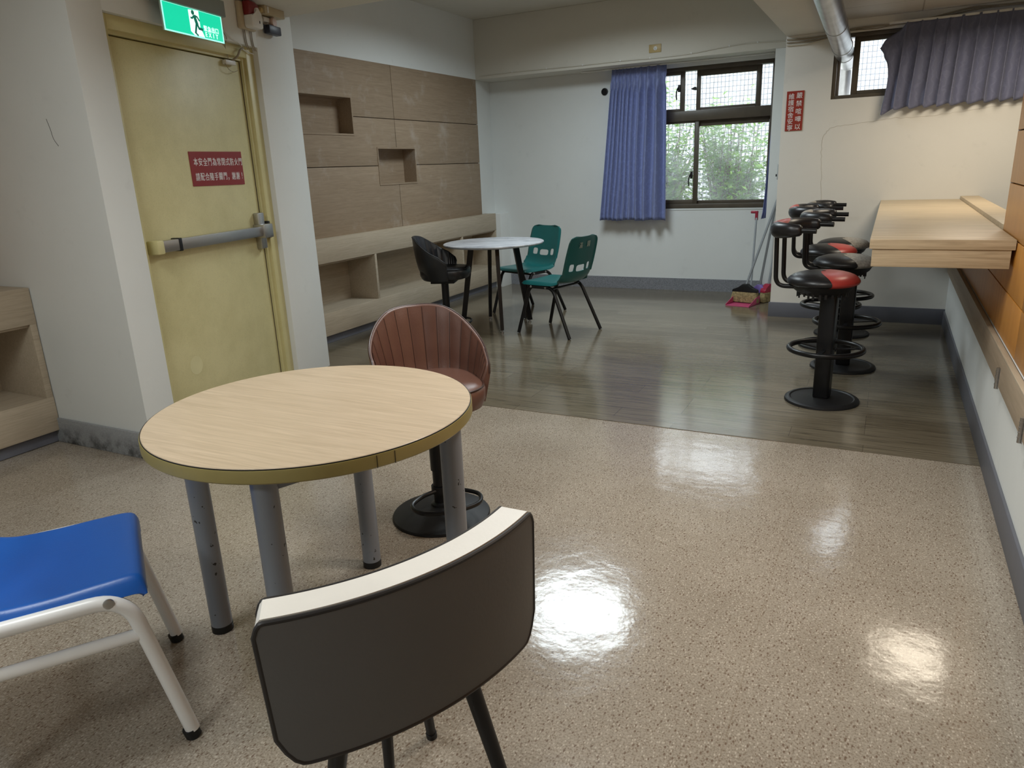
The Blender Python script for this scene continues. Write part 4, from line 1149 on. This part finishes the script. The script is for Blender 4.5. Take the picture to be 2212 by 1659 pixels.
# ------------------------------------------------------------------ charcoal tub chair (seen from behind)
tb = thing('tub_chair', 'charcoal chair with cream edged curved back, seen from behind in the foreground', 'chair', (-.84, .965, 0), math.radians(155.3))
AC, RO, HA, TZB, TZT = .367, .616, math.radians(26.2), .452, .722
def arcp(u, r, z):
    # u -1..1 along the back
    tp = 1 - .045 * (1 - (z - TZB) / (TZT - TZB))
    a = u * HA * tp
    return Vector((AC - r * math.cos(a), -r * math.sin(a), z))
def zlow(u): return TZB + .055 * max(0, (abs(u) - .84) / .16) ** 2.4
def ztop(u, z): return z - .022 * max(0, (abs(u) - .945) / .055) ** 2
def slab(r0, r1, z1, name, mat, parent, lo=0.0, inset=0.0, bulge=0.0):
    nu, nv = 96, 14; mb = MB(); fr_, bk_ = [], []
    for i in range(nu + 1):
        u = (-1 + 2 * i / nu) * (1 - inset); z0 = zlow(u) + lo
        A_, B_ = [], []
        for j in range(nv + 1):
            z = z0 + (ztop(u, z1) - z0) * j / nv; bl = bulge * math.sin(PI * j / nv) * (1 - u ** 4)
            A_.append(mb.bm.verts.new(arcp(u, r1 + bl, z))); B_.append(mb.bm.verts.new(arcp(u, r0, z)))
        fr_.append(A_); bk_.append(B_)
    F = mb.bm.faces.new
    for i in range(nu):
        for j in range(nv):
            F((fr_[i][j], fr_[i + 1][j], fr_[i + 1][j + 1], fr_[i][j + 1])); F((bk_[i][j], bk_[i][j + 1], bk_[i + 1][j + 1], bk_[i + 1][j]))
        F((fr_[i][0], bk_[i][0], bk_[i + 1][0], fr_[i + 1][0])); F((fr_[i][nv], fr_[i + 1][nv], bk_[i + 1][nv], bk_[i][nv]))
    for j in range(nv):
        F((fr_[0][j], fr_[0][j + 1], bk_[0][j + 1], bk_[0][j])); F((fr_[nu][j], bk_[nu][j], bk_[nu][j + 1], fr_[nu][j + 1]))
    return mb.build(name, mat, parent, 40)
core = slab(RO - .058, RO - .003, TZT, 'backrest', M_CREAM, tb, .004, .004)
bpn = slab(RO - .004, RO + .003, TZT - .006, 'back_panel', M_GREYV, core, bulge=.006)
ipn = slab(RO - .066, RO - .057, TZT - .004, 'inner_panel', M_GREYV, core, .004)
def edge_path(r, top):
    P = []
    for k in range(100): P.append(arcp(-1 + 2 * k / 99, r, ztop(-1 + 2 * k / 99, top)))
    for k in range(1, 12): P.append(arcp(1, r, ztop(1, top) + (zlow(1) - ztop(1, top)) * k / 11))
    for k in range(1, 50): u = 1 - 2 * k / 49; P.append(arcp(u, r, zlow(u)))
    for k in range(1, 11): P.append(arcp(-1, r, zlow(-1) + (ztop(-1, top) - zlow(-1)) * k / 11))
    return P
MB().tube(edge_path(RO + .001, TZT - .005), .0042, 8, closed=True).build('piping', M_PIPE, core)
MB().tube(edge_path(RO - .060, TZT - .003), .0042, 8, closed=True).build('piping', M_PIPE, core)
MB().lathe([(0, .482), (.16, .482), (.215, .474), (.235, .455), (.232, .425), (.21, .412), (0, .412)], 56, (-.040, 0, 0), .75, .80, 3.2).build('seat_cushion', M_GREYV, tb, 50)
for (tx, ty), (fx, fy) in (((-.215, -.085), (-.276, -.166)), ((-.195, .165), (-.09, .20)), ((.07, -.12), (.147, -.197)), ((.05, -.04), (.090, -.048))):
    MB().tube([(fx, fy, .004), (tx, ty, .448 if tx < 0 else .42)], .0115, 12, r2=.0165).build('leg', M_BLKM, tb)
    MB().tube([(fx, fy, 0), (fx + (tx - fx) * .04, fy + (ty - fy) * .04, .018)], .0135, 12).build('foot_cap', M_BLKM, bpy.data.objects[tb.children[-1].name] if tb.children else tb)

# ------------------------------------------------------------------ cleaning tools in the corner
def whisk(name, label, loc, rz, top, headmat, brmat, wdt, hh, pole_at=(0, 0)):
    t = thing(name, label, 'broom', loc, rz)
    nb_ = 14; jag = random.Random(7)
    MB().prism([(wdt * (-.56 + 1.08 * k / nb_), jag.uniform(0, .016)) for k in range(nb_ + 1)] + [(wdt * .47, hh), (-wdt * .47, hh)], 'y', -.028, .028, bev=.004).xf(Matrix.Identity(4)).build('bristles', brmat, t)
    hd = MB(); hd.prism([(-wdt * .5, hh - .004), (wdt * .5, hh - .004), (wdt * .47, hh + .022), (.06, hh + .036), (.022, hh + .075), (-.022, hh + .075), (-.06, hh + .036), (-wdt * .47, hh + .022)], 'y', -.030, .030, bev=.006)
    hd.build('head', headmat, t)
    MB().tube([(0, 0, hh + .045), top], .0115, 12).build('pole', M_POLE, t)
    return t
def tool_local(loc, rz, world_top):
    return Matrix.Rotation(-rz, 4, 'Z') @ (Vector(world_top) - Vector(loc))
for nm, lab, loc, rz, top, hm, bm_, w_, h_ in (
    ('broom', 'straw broom with black head standing on the pink dustpan', (-1.155, 7.20, .012), math.radians(-12), (-.925, 7.425, 1.02), M_BLKM, M_STRAW, .25, .105),
    ('broom', 'broom with purple head leaning in the corner behind the straw broom', (-1.045, 7.33, .003), math.radians(-8), (-.955, 7.43, .92), M_PURP, M_DKBR, .16, .09),
    ('broom', 'broom with crimson head, rightmost of the tools leaning on the pier', (-.965, 7.335, .003), math.radians(60), (-.90, 7.43, .80), M_CRIM, M_STRAW, .17, .10)):
    whisk(nm, lab, loc, rz, tool_local(loc, rz, top), hm, bm_, w_, h_)
dp = thing('dustpan', 'pink dustpan with tall grey handle and crimson hooked top by the pier', 'dustpan', (-1.165, 7.13, .003), math.radians(-14))
d = MB(); d.box(-.115, .115, -.12, .12, 0, .005, bev=.001); d.build('tray', M_PINK, dp)
d = MB(); d.prism([(-.12, .004), (.12, .004), (.12, .075), (.06, .072), (-.12, .014)], 'x', -.118, -.113); d.prism([(-.12, .004), (.12, .004), (.12, .075), (.06, .072), (-.12, .014)], 'x', .113, .118); d.box(-.118, .118, .117, .122, .004, .078); d.build('sides', M_PINK, dp)
ht = tool_local((-1.165, 7.13, .003), math.radians(-14), (-1.142, 7.55, .80))
MB().tube([(.02, .125, .06), ht], .0095, 10).build('handle', M_POLE, dp)
hk = MB(); hk.tube([ht - Vector((0, 0, .035)), ht + Vector((0, 0, .05))], .015, 12); hk.tube([ht + Vector((.012, 0, .040)), ht + Vector((-.055, 0, .040))], .013, 12)
hk.build('hook', M_CRIM, dp)

# ================================================================== OUTSIDE
struct('ground_outside', M_GROUND, MB().box(-9, 6, 8.03, 14, -.3, .35).box(-.65, 6, YR + .2, 8.03, -.3, .35))
struct('facade_outside', M_TILEW, MB().box(-9, 6, 10.6, 10.9, .35, 2.72))
struct('wall_outside_skyblock', M_WALLR, MB().box(-9, -.65, 7.85, 8.03, ZC + .12, 6.2).box(-.65, 6, YR, YR + .2, ZC + .12, 6.2).box(-9, -4.5, 7.85, 8.03, -.3, ZC + .12).box(2.2, 6, YR, YR + .2, -.3, ZC + .12))  # unseen upper wall, added to cut skylight on the facade; height set for that
def shrub(label, cx, cy, rx, ry, z0, z1, n, seed):
    rr = random.Random(seed); t = thing('shrub', label, 'shrub', (cx, cy, z0), 0, 'garden shrubs outside the window')
    lf = MB(); br_ = MB(); hgt = z1 - z0; tips = []
    for k in range(90):
        a = rr.uniform(0, 2 * PI); q = math.sqrt(rr.random()); x, y = rx * q * math.cos(a), ry * q * math.sin(a); z = hgt * rr.uniform(.25, 1.0) * (1 - .22 * q)
        p0 = Vector((x * .15, y * .15, 0)); mid = Vector((x * .55 + rr.uniform(-.08, .08), y * .55, z * .55))
        P = catmull([p0, mid, Vector((x, y, z))], 7); br_.tube(P, .010, 5, r2=.003); tips += P[2:]
    for k in range(n):
        c = rr.choice(tips) + Vector((rr.gauss(0, .075), rr.gauss(0, .075), rr.gauss(0, .07)))
        if c.z < .02: continue
        s = rr.uniform(.024, .046); R_ = Matrix.Rotation(rr.uniform(0, 2 * PI), 3, 'Z') @ Matrix.Rotation(rr.uniform(-.9, .9), 3, 'X') @ Matrix.Rotation(rr.uniform(-.7, .7), 3, 'Y')
        vs = [lf.bm.verts.new(c + R_ @ Vector(v) * s) for v in ((-1.1, 0, 0), (0, -.42, .12), (1.1, 0, -.1), (0, .42, .12))]
        lf.bm.faces.new(vs)
    lf.build('foliage', M_LEAF, t, 0)['kind'] = 'stuff'
    br_.build('branches', M_BARK, t)
shrub('tall leafy green shrub outside, behind the narrow left pane of the garden window', -2.55, 9.05, .45, .36, .35, 2.28, 5600, 5)
shrub('leafy green shrub outside, behind the middle of the garden window', -1.72, 9.15, .40, .36, .35, 2.16, 5000, 8)
shrub('sparser green shrub outside, behind the right side of the garden window', -.98, 9.1, .36, .36, .35, 1.98, 3200, 13)
